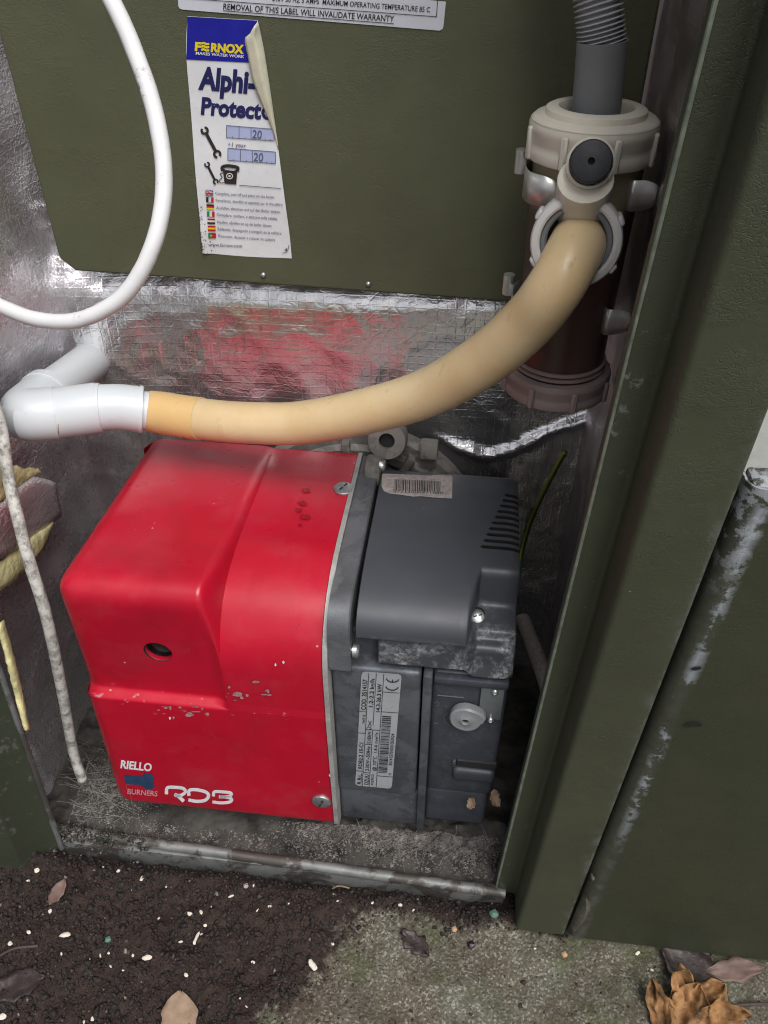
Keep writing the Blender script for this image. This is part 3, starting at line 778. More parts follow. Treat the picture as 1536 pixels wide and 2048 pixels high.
def slotted(parent, p, d, r, rot=0.0, mat='steel_dull'):
    M = axis(p, d) @ Matrix.Rotation(rot, 4, 'Z'); bm = bmesh.new()
    lathe(bm, [(r, -.001), (r, .0006), (r*.93, .0012), (r*.6, .0018), (0, .0021)], M, 28)
    s = obj('screw', bm, MAT[mat], parent)
    bm = bmesh.new(); rbox(bm, -r*.6, r*.6, -r*.09, r*.09, .0014, .00205, 0, 1, 0, M); obj('screw_slot', bm, MAT['dark_slot'], s, False)
    return s
slotted(BU, at(687, 978, Z=.2237), (0, 0, 1), .0062, R(60)); slotted(BU, at(643, 1602, Y=.2815), (0, -1, 0), .0064, R(70))

# ---- gasket and cast mounting plate
gk = inset(redM, -.0010)
bm = bmesh.new(); loft(bm, [[Vector((xx, q.x, q.y)) for q in gk] for xx in (-.0664, -.0636)]); obj('gasket', bm, MAT['cast_light'], BU, True, 40)
plM = fillet([(.430, .170, .003), (.430, .2225, .003), (.2830, .2232, .060), (.2830, .1790, .002), (.300, .170, .003)], 8, 4)
bm = bmesh.new(); loft(bm, [[Vector((xx, q.x, q.y)) for q in P_] for xx, P_ in ((-.0634, plM), (-.0520, plM), (-.0512, inset(plM, .0008)))]); obj('mounting_plate', bm, MAT['cast_plate'], BU, True, 40)
def panhead(parent, p, d, r, h, mat='steel'):
    bm = bmesh.new(); lathe(bm, [(r*.5, -.004), (r*.5, 0), (r, 0), (r, h*.6), (r*.8, h*.9), (r*.4, h), (0, h)], axis(p, d), 20); return obj('bolt', bm, MAT[mat], parent)
panhead(BU, Vector((-.0505, .2890, .1905)), (1, 0, 0), .0042, .0038); panhead(BU, Vector((-.0505, .4120, .2270)), (1, 0, 0), .0042, .0042)
bm = bmesh.new(); rbox(bm, -.060, -.0490, .404, .422, .215, .2300, .003); obj('bolt_lug', bm, MAT['cast_dirty'], BU)

# ---- motor cover
TZ = .2250; BY = .413
mM = fillet([(BY, .165, .002), (BY, TZ, .004), (.2862, TZ, (.052, .0200)), (.2866, .2040, .0002), (.2867, .2036, .0001), (.2868, .2033, .0001), (.2876, .2030, .0001), (.2890, .2027, .0002), (.2890, .1820, .001), (.300, .170, .001)], NA, 4)
mL = fillet([(BY, .165, .002), (BY, TZ, .004), (.2862, TZ, (.052, .0200)), (.2866, .2040, .0002), (.2867, .2036, .0001), (.2868, .2034, .0001), (.2876, .2032, .0001), (.2980, .2030, .0005), (.2985, .2026, .0002), (.300, .2016, .001)], NA, 4)
mP = fillet([(BY, .165, .002), (BY, TZ, .004), (.3240, TZ, .006), (.3205, .2025, .004), (.3015, .2010, .005), (.3005, .1965, .0025), (.2935, .1955, .005), (.2925, .1845, .003), (.2900, .1760, .001), (.300, .168, .001)], NA, 4)
cols = []
def colx(x, P_): cols.append([Vector((x, q.x, q.y)) for q in P_])
colx(-.0488, inset(mL, .001)); colx(-.0482, mL); colx(-.044, mL); colx(-.0368, mL); colx(-.0364, mM)
x = -.030
while x < .0095: colx(x, mM); x += .006
for k in range(17): colx(.0100+.0065*k/16, mixp(mM, mP, sstep(0, 1, k/16)))
for x in (.020, .025): colx(x, mP)
rr = .0095
for k in range(10):
    a = R(90*k/9); colx(.0375-rr+rr*math.sin(a), inset(mP, rr*(1-math.cos(a))*.28))
bm = bmesh.new(); loft(bm, cols)
mc = obj('motor_cover', bm, MAT['motor_grey'], BU, True, 40)
cut = bmesh.new()
for k in range(10):
    yy = .3435+k*.0055; x0 = .0150+k*.00150
    b = bmesh.new(); bmesh.ops.create_cube(b, size=1)
    for q in b.verts: q.co = Vector(((x0+.060)/2+q.co.x*(.060-x0), yy+q.co.y*.0027, TZ+.010+q.co.z*.046))
    bmesh.ops.bevel(b, geom=[e_ for e_ in b.edges if abs(e_.verts[0].co.x-e_.verts[1].co.x) < 1e-6 and e_.verts[0].co.x < .05 and abs(e_.verts[0].co.z-e_.verts[1].co.z) > .01], offset=.0010, segments=3, affect='EDGES')
    join(cut, b)
bmesh.ops.recalc_face_normals(cut, faces=cut.faces[:])
boolean(mc, cut)
sp = at(955, 1232, Z=.2030)
bm = bmesh.new(); lathe(bm, [(.0052, .0), (.0052, .0006), (.0040, .0010), (.0040, -.001)], axis(sp+Vector((0, .002, -.0008)), (0, -.35, 1)), 24); obj('screw_socket', bm, MAT['motor_grey'], mc)
s_ = slotted(mc, sp+Vector((0, -.0006, .0002)), (0, -.55, 1), .0040, R(20), 'steel')
# bar-code label on top, printed upside down for this viewer
def topsurf(x, y): return at(x, y, Z=TZ)
P = Print(topsurf, (0, 0, .0003)); P.poly([(764, 951), (766, 948), (903, 952), (905, 956), (904, 998), (868, 996), (842, 993), (826, 994), (800, 990), (780, 988), (768, 983), (763, 974)])
bl = P.build('bar_code_label', [MAT['barcode_paper']], mc)
P = Print(topsurf, (0, 0, .0006)); random.seed(3); x = 788.0
while x < 882:
    wd = random.choice((.8, .8, 1.4, 2.0)); P.quad((x, 960+.04*(x-788)), (x+wd, 960+.04*(x-788)), (x+wd-.6, 982+.03*(x-788)), (x-.6, 982+.03*(x-788))); x += wd+random.choice((.9, 1.3, 1.9))
P.text('CODE 3970459', (864, 953), (806, 951), -5); P.text('27213000471080', (786, 986), (886, 990), 5)
P.build('bar_code_print', [MAT['ink_black']], bl)

# ---- cast pump housing with rating plate, and the right hand block
ph = bmesh.new()
rbox(ph, -.0634, -.0125, .2882, .40, .0535, .1765, .0025, 3)
rbox(ph, -.0634, -.0070, .2905, .40, .0145, .0545, .003, 3)
rbox(ph, -.0634, -.0500, .2855, .40, .1600, .1792, .0015, 2) if False else None
rbox(ph, -.0115, -.0062, .2872, .40, .016, .1755, .0012, 2)
rbox(ph, -.052, -.036, .299, .40, .17, .197, .001, 1)
hs_ = obj('pump_housing', ph, MAT['cast_dark'], BU)
bm = bmesh.new()
rbox(bm, -.0065, .0365, .2935, .40, .0545, .1735, .0035, 3)
rbox(bm, -.0065, .0345, .2955, .40, .0155, .0540, .003, 3)
rbox(bm, -.0058, .0365, .2895, .30, .1665, .1722, .002, 2)
bk = obj('control_block', bm, MAT['block_grey'], BU)
bm = bmesh.new(); rbox(bm, -.0035, .0125, .2927, .294, .1525, .1537, .0004, 1); obj('moulded_rib', bm, MAT['block_grey'], bk)
bm = bmesh.new(); rbox(bm, .0095, .0362, .2900, .296, .0735, .0850, .0045, 3); obj('moulded_boss', bm, MAT['block_grey'], bk)
bm = bmesh.new(); rbox(bm, .0115, .0368, .2926, .296, .0855, .0925, .0008, 1); obj('slot_opening', bm, MAT['dark_slot'], bk)
bm = bmesh.new(); rbox(bm, .0088, .0114, .2915, .296, .0855, .0920, .001, 2); obj('moulded_lug', bm, MAT['block_grey'], bk)
# recessed sticker line marks
P = Print(lambda x, y: at(x, y, Y=.2932), (0, -.0002, 0))
P.stroke(sm([(870, 1407), (873, 1403), (878, 1406), (876, 1411), (871, 1411)], 3), 1.6); P.stroke([(889, 1410), (895, 1412), (892, 1416)], 1.6); P.quad((868, 1444), (876, 1445), (876, 1448), (868, 1447))
P.stroke(sm([(895, 1425), (888, 1432), (890, 1442), (897, 1449)], 4), 2)
P.build('moulded_marks', [MAT['cast_plate']], bk)
# clear clip plate, its screws and the adjuster knob
bm = bmesh.new(); rbox(bm, .0213, .0345, .2912, .2930, .1378, .1700, .0007, 2); obj('clip_plate', bm, simple('clear_plate', (.13, .15, .155), .18, 0, .15), bk)
for q in ((990, 1383), (981, 1439)):
    p = at(*q, Y=.2908); bm = bmesh.new(); lathe(bm, [(.0021, -.001), (.0021, .0006), (.0017, .0013), (.0009, .0017), (.0006, .0010), (0, .0009)], axis(p, (0, -1, 0)), 18); obj('screw', bm, MAT['steel'], bk)
kp = at(931, 1441, Y=.286); bm = bmesh.new()
Mk = axis(kp, (-.05, -1, .05))
lathe(bm, [(.0090, -.0055), (.0094, -.003), (.0094, -.0008), (.0086, .0003), (.0060, -.0002), (.0030, .0010), (.0024, .0014), (.0018, .0008), (.0016, -.003)], Mk, 36)
lathe(bm, [(.0030, -.0060), (.0032, -.011)], Mk, 20)
for q in bm.verts:
    d = q.co-kp
    if d.x > .003 and d.z > 0: q.co.x += .0030*min(1, (d.x-.003)/.006)*(1-abs(d.z-.005)/.012)
obj('adjuster_knob', bm, MAT['nylon_clear'], bk)
bm = bmesh.new(); lathe(bm, [(.0017, -.0004), (0, -.0004)], Mk, 16); obj('knob_hole', bm, MAT['dark_slot'], bk)
# rating plate
def ratesurf(x, y): return at(x, y, Y=.2882)
P = Print(ratesurf, (0, -.0004, 0))
P.poly([(723, 1350), (725, 1344), (730, 1342), (797, 1347), (802, 1350), (803, 1355), (784, 1570), (781, 1575), (776, 1576), (716, 1570), (711, 1567), (711, 1562)])
rp = P.build('rating_plate', [MAT['rating_silver']], hs_)
P = Print(ratesurf, (0, -.0007, 0))
def L2(u, q): # u across (0 left..1 right), q from top 0 to bottom 1
    a = (723, 1343); b = (802, 1348); c = (784, 1575); d = (711, 1569)
    return ((a[0]*(1-u)+b[0]*u)*(1-q)+(d[0]*(1-u)+c[0]*u)*q, (a[1]*(1-u)+b[1]*u)*(1-q)+(d[1]*(1-u)+c[1]*u)*q)
for u_, q0, q1 in ((.19, 0, 1), (.38, 0, .46), (.38, .5, 1), (.57, 0, 1)): P.line(L2(u_, q0), L2(u_, q1), 1.1)
for q_, u0, u1 in ((.345, 0, .19), (.535, 0, .19), (.87, 0, .19), (.50, .19, .57), (.63, .19, .38), (.88, .19, .38), (.16, .57, 1), (.335, .57, 1), (.90, .57, 1)): P.line(L2(u0, q_), L2(u1, q_), 1.1)
def vt(t, u_, qb, qt, h, bold=.012): P.text(t, L2(u_, qb), L2(u_, qt), h, 0, bold)
vt('COD. 3514157', .165, .33, .06, 9, .02); vt('744T1E', .165, .45, .37, 5); vt('RDB2.2 15-C1', .155, .85, .62, 7.5, .02); vt('R.B.L.', .16, .985, .89, 8, .02)
vt('1.2-2.2 kg/h', .345, .30, .05, 8, .02); vt('14.3-26.3 kW', .535, .34, .09, 8, .02)
vt('0.180kW', .345, .62, .515, 7); vt('230V~50Hz', .345, .865, .645, 7); vt('DZUU', .355, .985, .895, 8, .02)
vt('@ 20°C  1.8-6 mm²/s', .53, .86, .52, 6.5); vt('KERO', .49, .985, .89, 5)
P.stroke([L2(.25, .47), L2(.34, .42), L2(.25, .42), L2(.34, .47)], 1.2); P.stroke(sm([L2(.22, .49), L2(.28, .475), L2(.34, .49), L2(.28, .5)], 3), 1.2)
def carc(u_, q_, ru, rq, a0, a1): return [L2(u_+ru*math.cos(R(a0+(a1-a0)*k/10)), q_+rq*math.sin(R(a0+(a1-a0)*k/10))) for k in range(11)]
P.stroke(carc(.80, .128, .15, .034, 200, 340) if False else carc(.80, .103, .16, .036, 10, 170), 2.2)
P.stroke(carc(.80, .033, .16, .036, 10, 170), 2.2); P.stroke([L2(.80, .045), L2(.80, .068)], 2.2)
random.seed(11); q_ = .37
while q_ < .87:
    wd = random.choice((.0028, .0028, .0055, .008)); P.quad(L2(.60, q_), L2(.84, q_), L2(.84, q_+wd), L2(.60, q_+wd)); q_ += wd+random.choice((.0032, .005, .007))
vt('35141570103105352 4'.replace(' ', ''), .955, .80, .52, 6.5, .015); vt('N.', .955, .885, .865, 5)
P.build('rating_print', [MAT['ink_black']], rp)

# ---- flange casting behind, with boss, ribs and square nut
bm = bmesh.new(); fc_ = Vector((-.068, .446, .150))
lathe(bm, [(.040, -.006), (.082, -.006), (.085, -.003), (.085, .004), (.082, .007), (.074, .007), (.072, .012), (.066, .012), (.064, .006), (.040, .006)], axis(fc_, (0, -1, 0)), 64)
fg = obj('flange', bm, MAT['cast_dirty'], BU)
for a in (96, 78, 62, 47, 34, 20):
    bm = bmesh.new(); M = Matrix.Translation(fc_) @ Matrix.Rotation(R(90-a), 4, 'Y'); rbox(bm, -.0028, .0028, -.014, -.004, .048, .078, .0012, 2, 0, M); obj('rib', bm, MAT['cast_dirty'], fg)
p = at(776, 876, Y=.430); bm = bmesh.new()
lathe(bm, [(.0052, .004), (.0052, .0085), (.012, .0085), (.0125, .006), (.0125, -.008)], axis(p, (0, -1, .35)), 28); obj('boss', bm, MAT['cast_dirty'], fg)
bm = bmesh.new(); lathe(bm, [(.0053, .0045), (0, .0045)], axis(p, (0, -1, .35)), 20); obj('boss_hole', bm, MAT['dark_slot'], fg)
p = at(858, 899, Y=.436); bm = bmesh.new(); rbox(bm, -.0058, .0058, -.0058, .0058, -.006, .004, .0008, 2, 0, axis(p, (0, -1, .25))); obj('nut', bm, MAT['cast_dirty'], fg)
bm = bmesh.new(); tube(bm, [Vector((-.085, .42, .13)), Vector((-.085, .46, .13)), Vector((-.085, .492, .13))], .060, 40); obj('blast_tube', bm, MAT['cast_dirty'], BU)
# white ceramic-fibre rope round the opening
bm = bmesh.new(); tube(bm, [Vector((-.095+.082*math.cos(R(a)), .4795, .145+.088*math.sin(R(a)))) for a in range(20, 161, 4)], .0042, 10, True, 0, .5); obj('fibre_seal', bm, simple('fibre_white', (.5, .48, .45), .95, 0, .3, 150, .6, 400, .002), ib)

# ------------------------------------------------------------------ stickers on the panel
def pansurf(x, y): return at(x, y, Y=PY)
P = Print(pansurf, (0, -.0004, 0))
edge = [(355, -45), (892, 3), (887, 52), (885, 58), (879, 61)] + [(366, 19), (360, 17), (357, 12)]
P.poly(edge); wl = P.build('warranty_label', [MAT['label_paper']], pan); wl['label'] = 'white printed label along the top edge of the picture'
P = Print(pansurf, (0, -.0007, 0))
P.text('REMOVAL OF THIS LABEL WILL INVALIDATE WARRANTY', (447, 18), (788, 43), 11.5, 0, .012); P.line((447, 21), (788, 47), 1.4)
P.text('240V 50 HZ 5 AMPS  MAXIMUM OPERATING TEMPERATURE 85 C', (545, 1), (860, 24), 10, 0, .008); P.line((370, -4), (873, 33), 1.4); P.line((873, 33), (877, -20), 1.4)
P.build('label_lettering', [MAT['ink_black']], wl)
# peeling inhibitor sticker
def soff(x, y):   # how far the paper stands off the panel
    return .0007+.0016*sstep(420, 470, y)*sstep(430, 400, x)+.0005*math.sin(y*.021)*sstep(60, 200, y)+.0006*sstep(560, 590, x)
def stsurf(x, y): p = at(x, y, Y=PY); return p+Vector((0, -soff(x, y), 0))
Lx = sm([(376, 32), (373.5, 75), (374, 118), (381, 210), (389, 310), (397, 400), (404, 470), (407, 505)], 6)
Rx = sm([(516, 40), (524, 75), (532, 118), (546, 215), (559, 310), (571, 400), (580, 470), (584, 516)], 6)
P = Print(stsurf, (0, 0, 0)); g = []
for (a, b) in zip(Lx, Rx):
    g.append([P.bm.verts.new(stsurf(a[0]+(b[0]-a[0])*k/16, a[1]+(b[1]-a[1])*k/16+(2.5*math.sin(k/16*math.pi) if a[1] > 400 else 0))) for k in range(17)])
for r0, r1 in zip(g, g[1:]):
    for k in range(16): P.bm.faces.new((r0[k], r0[k+1], r1[k+1], r1[k]))
stk = obj('sticker', P.bm, MAT['sticker_white'], pan); stk['label'] = 'white and blue sticker peeling at its upper right corner'
LIFT = (0, -.0003, 0)
P = Print(stsurf, LIFT); P.quad((376, 32.5), (515, 40.5), (532, 126), (374, 118), 0, 10, 6); P.build('blue_header', [MAT['ink_blue']], stk)
P = Print(stsurf, (0, -.0006, 0)); P.text('F', (391, 100), (403, 100.8), 16, 0, .05); P.text('RNOX', (423, 102), (489, 106), 16, 0, .05)
for q in (0, 6.3, 12.6): P.stroke(sm([(404, 99-q), (409, 97.5-q), (414, 100-q), (420, 99.5-q)], 4), 4.2)
P.build('brand_lettering', [MAT['ink_yellow']], stk)
P = Print(stsurf, (0, -.0006, 0)); P.text('MAKES WATER WORK', (393, 108), (490, 115), 5.5, 0, .02); P.build('slogan_lettering', [MAT['ink_white']], stk)
P = Print(stsurf, LIFT)
P.text('Alphi-', (397, 176), (511, 186), 42, 0, .045); P.text('Protect', (402, 227), (522, 237), 32, 0, .042)
P.stroke(sm([(540, 214), (531, 216), (526, 225), (531, 235), (541, 237)], 5), 6)
P.build('product_lettering', [MAT['ink_navy']], stk)
P = Print(stsurf, LIFT)
for y0 in (250, 295):
    x0 = 454 if y0 == 250 else 457; dy = 7.5
    P.quad((x0, y0), (x0+95, y0+dy), (x0+95, y0+dy+23), (x0, y0+24), 0, 6, 2)
P.build('date_box', [MAT['box_blue']], stk)
P = Print(stsurf, (0, -.0006, 0))
for y0 in (250, 295):
    x0 = 454 if y0 == 250 else 457; dy = 7.5
    for a, b in (((x0, y0), (x0+95, y0+dy)), ((x0, y0+24), (x0+95, y0+dy+23)), ((x0, y0), (x0, y0+24)), ((x0+95, y0+dy), (x0+95, y0+dy+23)), ((x0+25, y0+2), (x0+25, y0+26)), ((x0+49, y0+4), (x0+49, y0+28))): P.line(a, b, 1.2)
    P.text('20', (x0+51, y0+25), (x0+70, y0+26.5), 16, 0, .012)
    for q in (12, 37, 77, 88): P.line((x0+q, y0+21+q*.07), (x0+q, y0+25+q*.07), 1.2)
P.text('+1 year', (456, 291), (493, 294), 8, 0, .006)
P.line((480, 368.5), (563, 375), 1.4)
for i, (t, y0, x1) in enumerate((('Complete, peel off and place on the boiler.', 387, 551), ('Remplissez, décollez et apposez sur la chaudière.', 401, 567), ('Ausfüllen, abziehen und auf den Boiler kleben.', 416, 562), ('Compilare, spellare, e attacare sulla caldaia.', 430, 557), ('Invullen, afpellen en op de boiler kleven.', 445, 545), ('Rellénelo, despéguelo y póngalo en la caldera.', 459, 564), ('Preencher, destacar e colocar na caldeira', 473, 551))):
    P.text(t, (432+i*.9, y0), (x1, y0+(x1-432)*.068), 5.6, 0, .004)
P.text('www.fernox.com', (418, 491), (485, 494), 6.5, 0, .008)
P.stroke(sm([(565, 505), (573, 503), (577, 497), (579, 488)], 5), 1.2); P.poly([(569, 499), (575, 494), (575, 501)])
P.build('small_print', [MAT['ink_grey_text']], stk)
P = Print(stsurf, (0, -.0006, 0))
def spanner(a, b, wd, hd):
    a = Vector(a); b = Vector(b); d = (b-a).normalized(); n_ = Vector((-d.y, d.x))
    P.quad(*[tuple(q) for q in (a+d*hd*.7+n_*wd, b-d*hd*.7+n_*wd, b-d*hd*.7-n_*wd, a+d*hd*.7-n_*wd)], 0, 3, 1)
    for c, s in ((a, -1), (b, 1)):
        c0 = c-d*s*hd*.3
        for sd_ in (1, -1):
            pts = [c0+(d*s*math.cos(R(t))+n_*sd_*math.sin(R(t)))*hd*.72 for t in range(25, 181, 22)]
            P.stroke([tuple(q) for q in pts], hd*.55)
spanner((409, 258), (437, 309), 3.2, 8.5); spanner((415, 326), (434, 363), 2.3, 6)
P.poly([(447, 336), (476, 339), (474, 367), (451, 365)]); P.stroke(sm([(447, 340), (446, 333), (455, 330), (468, 331), (477, 334), (476, 341)], 5), 6.5)
P.stroke(sm([(450, 344), (442, 346), (446, 353), (440, 359), (444, 364), (452, 362)], 5), 1.5)
P.build('tool_symbols', [MAT['ink_dark']], stk)
P = Print(stsurf, (0, -.0009, 0))
P.stroke([(461+6*math.cos(R(t)), 350+5.5*math.sin(R(t))) for t in range(0, 361, 30)], 1.8); P.poly([(461+2.4*math.cos(R(t)), 350+2.2*math.sin(R(t))) for t in range(0, 360, 40)])
P.line((452, 337), (471, 339), 1.2); P.build('telephone_dial', [MAT['ink_white']], stk)
P = Print(stsurf, (0, -.0006, 0)); FM = [MAT['ink_black'], MAT['ink_red'], MAT['ink_yellow'], MAT['ink_green'], MAT['ink_white'], MAT['ink_blue']]
flags = [('uk',), ('v', 0, 4, 1), ('h', 0, 1, 2), ('v', 3, 4, 1), ('h', 1, 4, 0), ('h', 1, 2, 1), ('pt',)]
for i, fl in enumerate(flags):
    x0 = 413+i*.85; y0 = 377.5+i*14.4; W_, H_, s_ = 15, 10.5, .9
    def fq(u0, u1, v0, v1, mi, n=1): P.quad((x0+W_*u0, y0+H_*v0+s_*u0), (x0+W_*u1, y0+H_*v0+s_*u1), (x0+W_*u1, y0+H_*v1+s_*u1), (x0+W_*u0, y0+H_*v1+s_*u0), mi, 1, 1, n)
    if fl[0] == 'v':
        for k in range(3): fq(k/3, (k+1)/3, 0, 1, fl[1+k])
    elif fl[0] == 'h':
        for k in range(3): fq(0, 1, k/3, (k+1)/3, fl[1+k])
    elif fl[0] == 'pt': fq(0, .4, 0, 1, 3); fq(.4, 1, 0, 1, 1); fq(.3, .5, .35, .65, 2, 1.5)
    else:
        fq(0, 1, 0, 1, 5); P.line((x0, y0), (x0+W_, y0+H_+s_), 2.6, 4, 1.4); P.line((x0, y0+H_), (x0+W_, y0+s_), 2.6, 4, 1.4)
        P.line((x0, y0), (x0+W_, y0+H_+s_), 1, 1, 1.7); P.line((x0, y0+H_), (x0+W_, y0+s_), 1, 1, 1.7)
        fq(.36, .64, 0, 1, 4, 2.0); fq(0, 1, .32, .68, 4, 2.0); fq(.43, .57, 0, 1, 1, 2.4); fq(0, 1, .4, .6, 1, 2.4)
P.build('flags', FM, stk)
random.seed(5)
bm = bmesh.new()
for k in range(70):
    y_ = 505-95*random.random()**1.6; lx = 388+(y_-310)*.098; x_ = lx+1.5+26*random.random()**2.4*(y_-380)/125 if y_ > 380 else lx+3
    r_ = random.uniform(.0001, .00038); p = stsurf(x_, y_)+Vector((0, -.0007, 0))
    bm.faces.new([bm.verts.new(p+Vector((r_*math.cos(R(t))*random.uniform(.7, 1.3), 0, r_*math.sin(R(t))*random.uniform(.7, 1.3)))) for t in range(0, 360, 60)])
obj('mould_spots', bm, MAT['twig'], stk, False)
# the curled flap, showing its backing
v = []; f = []; n = 26; m = 10
for i in range(n+1):
    t = i/n; y_ = 40+255*t; e_ = None
    for (a, b) in zip(Rx, Rx[1:]):
        if a[1] <= y_ <= b[1]: e_ = a[0]+(b[0]-a[0])*(y_-a[1])/(b[1]-a[1])
    e_ = e_ or 516
    wpx = (30*sstep(-.02, .12, t)*.55+14)*(1-sstep(.45, 1.0, t))+.5 if t > 0 else 3
    wpx = (6+23*sstep(0, .10, t))*(1-sstep(.35, 1.02, t))+.5
    rad = (.0022*(1-t)**.8+.0003)
    for k in range(m+1):
        s = k/m; a = math.pi*min(1, s*1.6)
        if s < .625: px_ = e_-wpx*.30*(1-math.cos(a))/2*1.0+1.5*math.sin(a); yo = rad*(1-math.cos(a))
        else: px_ = e_-wpx*(.30+.70*(s-.625)/.375); yo = 2*rad*(1-.35*(s-.625)/.375)
        p = stsurf(px_, y_ + (14*s if t < .06 else 14*s*(1-t)))+Vector((0, -yo-.0003, 0)); v.append(p)
for i in range(n):
    for k in range(m): f.append((i*(m+1)+k, i*(m+1)+k+1, (i+1)*(m+1)+k+1, (i+1)*(m+1)+k))
o = pd('peeled_corner', v, f, MAT['sticker_back'], stk, True, 180); md = o.modifiers.new('s', 'SOLIDIFY'); md.thickness = .0001

# ------------------------------------------------------------------ condensate trap
TC = Vector((.0492, .398, 0))
tr = thing('condensate_trap', (TC.x, TC.y, .285), 'translucent condensate trap full of dark brown water clipped beside the panel', 'trap')
MZ = Matrix.Translation(TC)
bm = bmesh.new(); lathe(bm, [(0, .306), (.0225, .306), (.0235, .310), (.0238, .3455), (.0250, .3995), (.0255, .4225), (.0245, .4300), (.020, .4315)], MZ, 56); obj('body', bm, MAT['trap_body'], tr, True, 50)
def ribbed(bm, z0, z1, r, n, grips, top=True):
    lathe(bm, [(r*.90, z0), (r*.985, z0), (r, z0+.0012), (r, z0+(z1-z0)*.30), (r*.992, z0+(z1-z0)*.33), (r*.992, z0+(z1-z0)*.5), (r*1.0, z0+(z1-z0)*.53), (r*.997, z0+(z1-z0)*.72), (r*1.004, z0+(z1-z0)*.75), (r*1.0, z1-.0018), (r*.975, z1)], MZ, n)
    for k in range(grips):
        a = 2*math.pi*(k+.35)/grips; M = MZ @ Matrix.Rotation(a, 4, 'Z'); rbox(bm, r*.96, r*1.055, -.0016, .0016, z0, z1-.002, .0007, 1, 0, M)
bm = bmesh.new(); ribbed(bm, .4205, .4365, .0290, 64, 8)
lathe(bm, [(.0285, .4362), (.0268, .4378), (.0225, .4384), (.0222, .4408), (.0205, .4416), (.0168, .4416), (.0160, .4395), (.0160, .428)], MZ, 64)
obj('top_nut', bm, MAT['nylon_cream'], tr, True, 40)
bm = bmesh.new(); ribbed(bm, .3000, .3135, .0288, 64, 8); lathe(bm, [(.028, .3134), (.0245, .3140), (.0243, .307)], MZ, 64); lathe(bm, [(.0262, .3001), (.0, .3001)], MZ, 40)
obj('bottom_nut', bm, MAT['nylon_brown'], tr, True, 40)
bm = bmesh.new()
for z in (.3158, .3188): lathe(bm, [(.0236, z-.001), (.0250, z-.0006), (.0250, z+.0006), (.0236, z+.001)], MZ, 56)
obj('thread', bm, MAT['nylon_brown'], tr)
# side outlet with its union nut, seal and rubber plug
OD = Vector((-.12, -1, .16)).normalized(); OC = Vector((.0432, .350, .3985))
MO = axis(OC, OD)
bm = bmesh.new(); lathe(bm, [(.0125, -.030), (.0150, -.014), (.0150, .0)], MO, 40); tube(bm, spline([OC+OD*-.020+Vector((0, 0, .004)), OC+OD*-.008+Vector((0, 0, .016)), OC+OD*.0+Vector((0, 0, .0255))], 6), .0115, 24)
obj('outlet', bm, MAT['nylon_cream'], tr)
bm = bmesh.new(); lathe(bm, [(.0125, -.010), (.0185, -.010), (.0195, -.0085), (.0195, .0035), (.0188, .0050), (.0165, .0056), (.0155, .0048), (.0152, .0020)], MO, 48)
for k in range(6):
    M = MO @ Matrix.Rotation(2*math.pi*(k+.5)/6, 4, 'Z'); rbox(bm, .0185, .0208, -.0022, .0022, -.009, .0042, .0007, 1, 0, M)
obj('union_nut', bm, MAT['nylon_white'], tr, True, 40)
bm = bmesh.new(); lathe(bm, [(.0153, .0018), (.0150, .0030), (.0135, .0034), (.0126, .0022), (.0126, -.006)], MO, 48); obj('seal', bm, MAT['seal_grey'], tr)
bm = bmesh.new(); lathe(bm, [(.0126, -.0055), (0, -.0055)], MO, 32); obj('seal_bore', bm, MAT['dark_slot'], tr)
PP = at(1183, 322, Y=.343); PDv = Vector((-.10, -1, .42)).normalized(); MP = axis(PP, PDv)
bm = bmesh.new(); lathe(bm, [(.0085, -.026), (.0098, -.012), (.0098, -.0060), (.0088, -.0052)], MP, 36); obj('spigot', bm, MAT['nylon_cream'], tr)
bm = bmesh.new(); lathe(bm, [(.0080, -.0075), (.0083, -.001), (.0080, -.0003), (.0075, 0), (.0014, 0), (.0014, -.004), (0, -.004)], MP, 36); obj('rubber_plug', bm, MAT['black_rubber'], tr, True, 40)
# spring clips: straps round the body with flared tails
def clip(name, z, a0, a1, tail, h=.0150):
    pts = [Vector((TC.x+.0262*math.cos(R(a0+(a1-a0)*k/14)), TC.y+.0262*math.sin(R(a0+(a1-a0)*k/14)), 0)) for k in range(15)]
    pts += [Vector(q) for q in tail]
    P_ = spline(pts, 3); v = []; f = []
    for i, p in enumerate(P_):
        e = (len(P_)-1-i)/6; hh = h/2*min(1, .55+.45*min(1, e))
        v += [(p.x, p.y, z-hh), (p.x, p.y, z+hh)]
    for i in range(len(P_)-1): f.append((2*i, 2*i+2, 2*i+3, 2*i+1))
    o = pd(name, v, f, MAT['steel'], tr, True, 180); m = o.modifiers.new('t', 'SOLIDIFY'); m.thickness = .0006
def plate(z, outline_x, y0, bend, h):
    # flared spring tail: a broad strip, curved in plan, rounded end
    P_ = spline([(x_, y_, 0) for x_, y_ in zip(outline_x, bend)], 6); v = []; f = []; n_ = len(P_)-1
    for i, p in enumerate(P_):
        e_ = (n_-i)/n_; hh = h/2*(1 if e_ > .18 else .55+.45*math.sqrt(max(0, e_/.18)))
        v += [(p.x, p.y, z-hh), (p.x, p.y, z), (p.x, p.y, z+hh)]
    for i in range(n_):
        f += [(3*i, 3*i+3, 3*i+4, 3*i+1), (3*i+1, 3*i+4, 3*i+5, 3*i+2)]
    o = pd('spring_clip', v, f, MAT['clip_steel'], tr, True, 180); m = o.modifiers.new('t', 'SOLIDIFY'); m.thickness = .0006
simple('clip_steel', (.62, .62, .60), .36, .75, .12, 200, .08, 500)
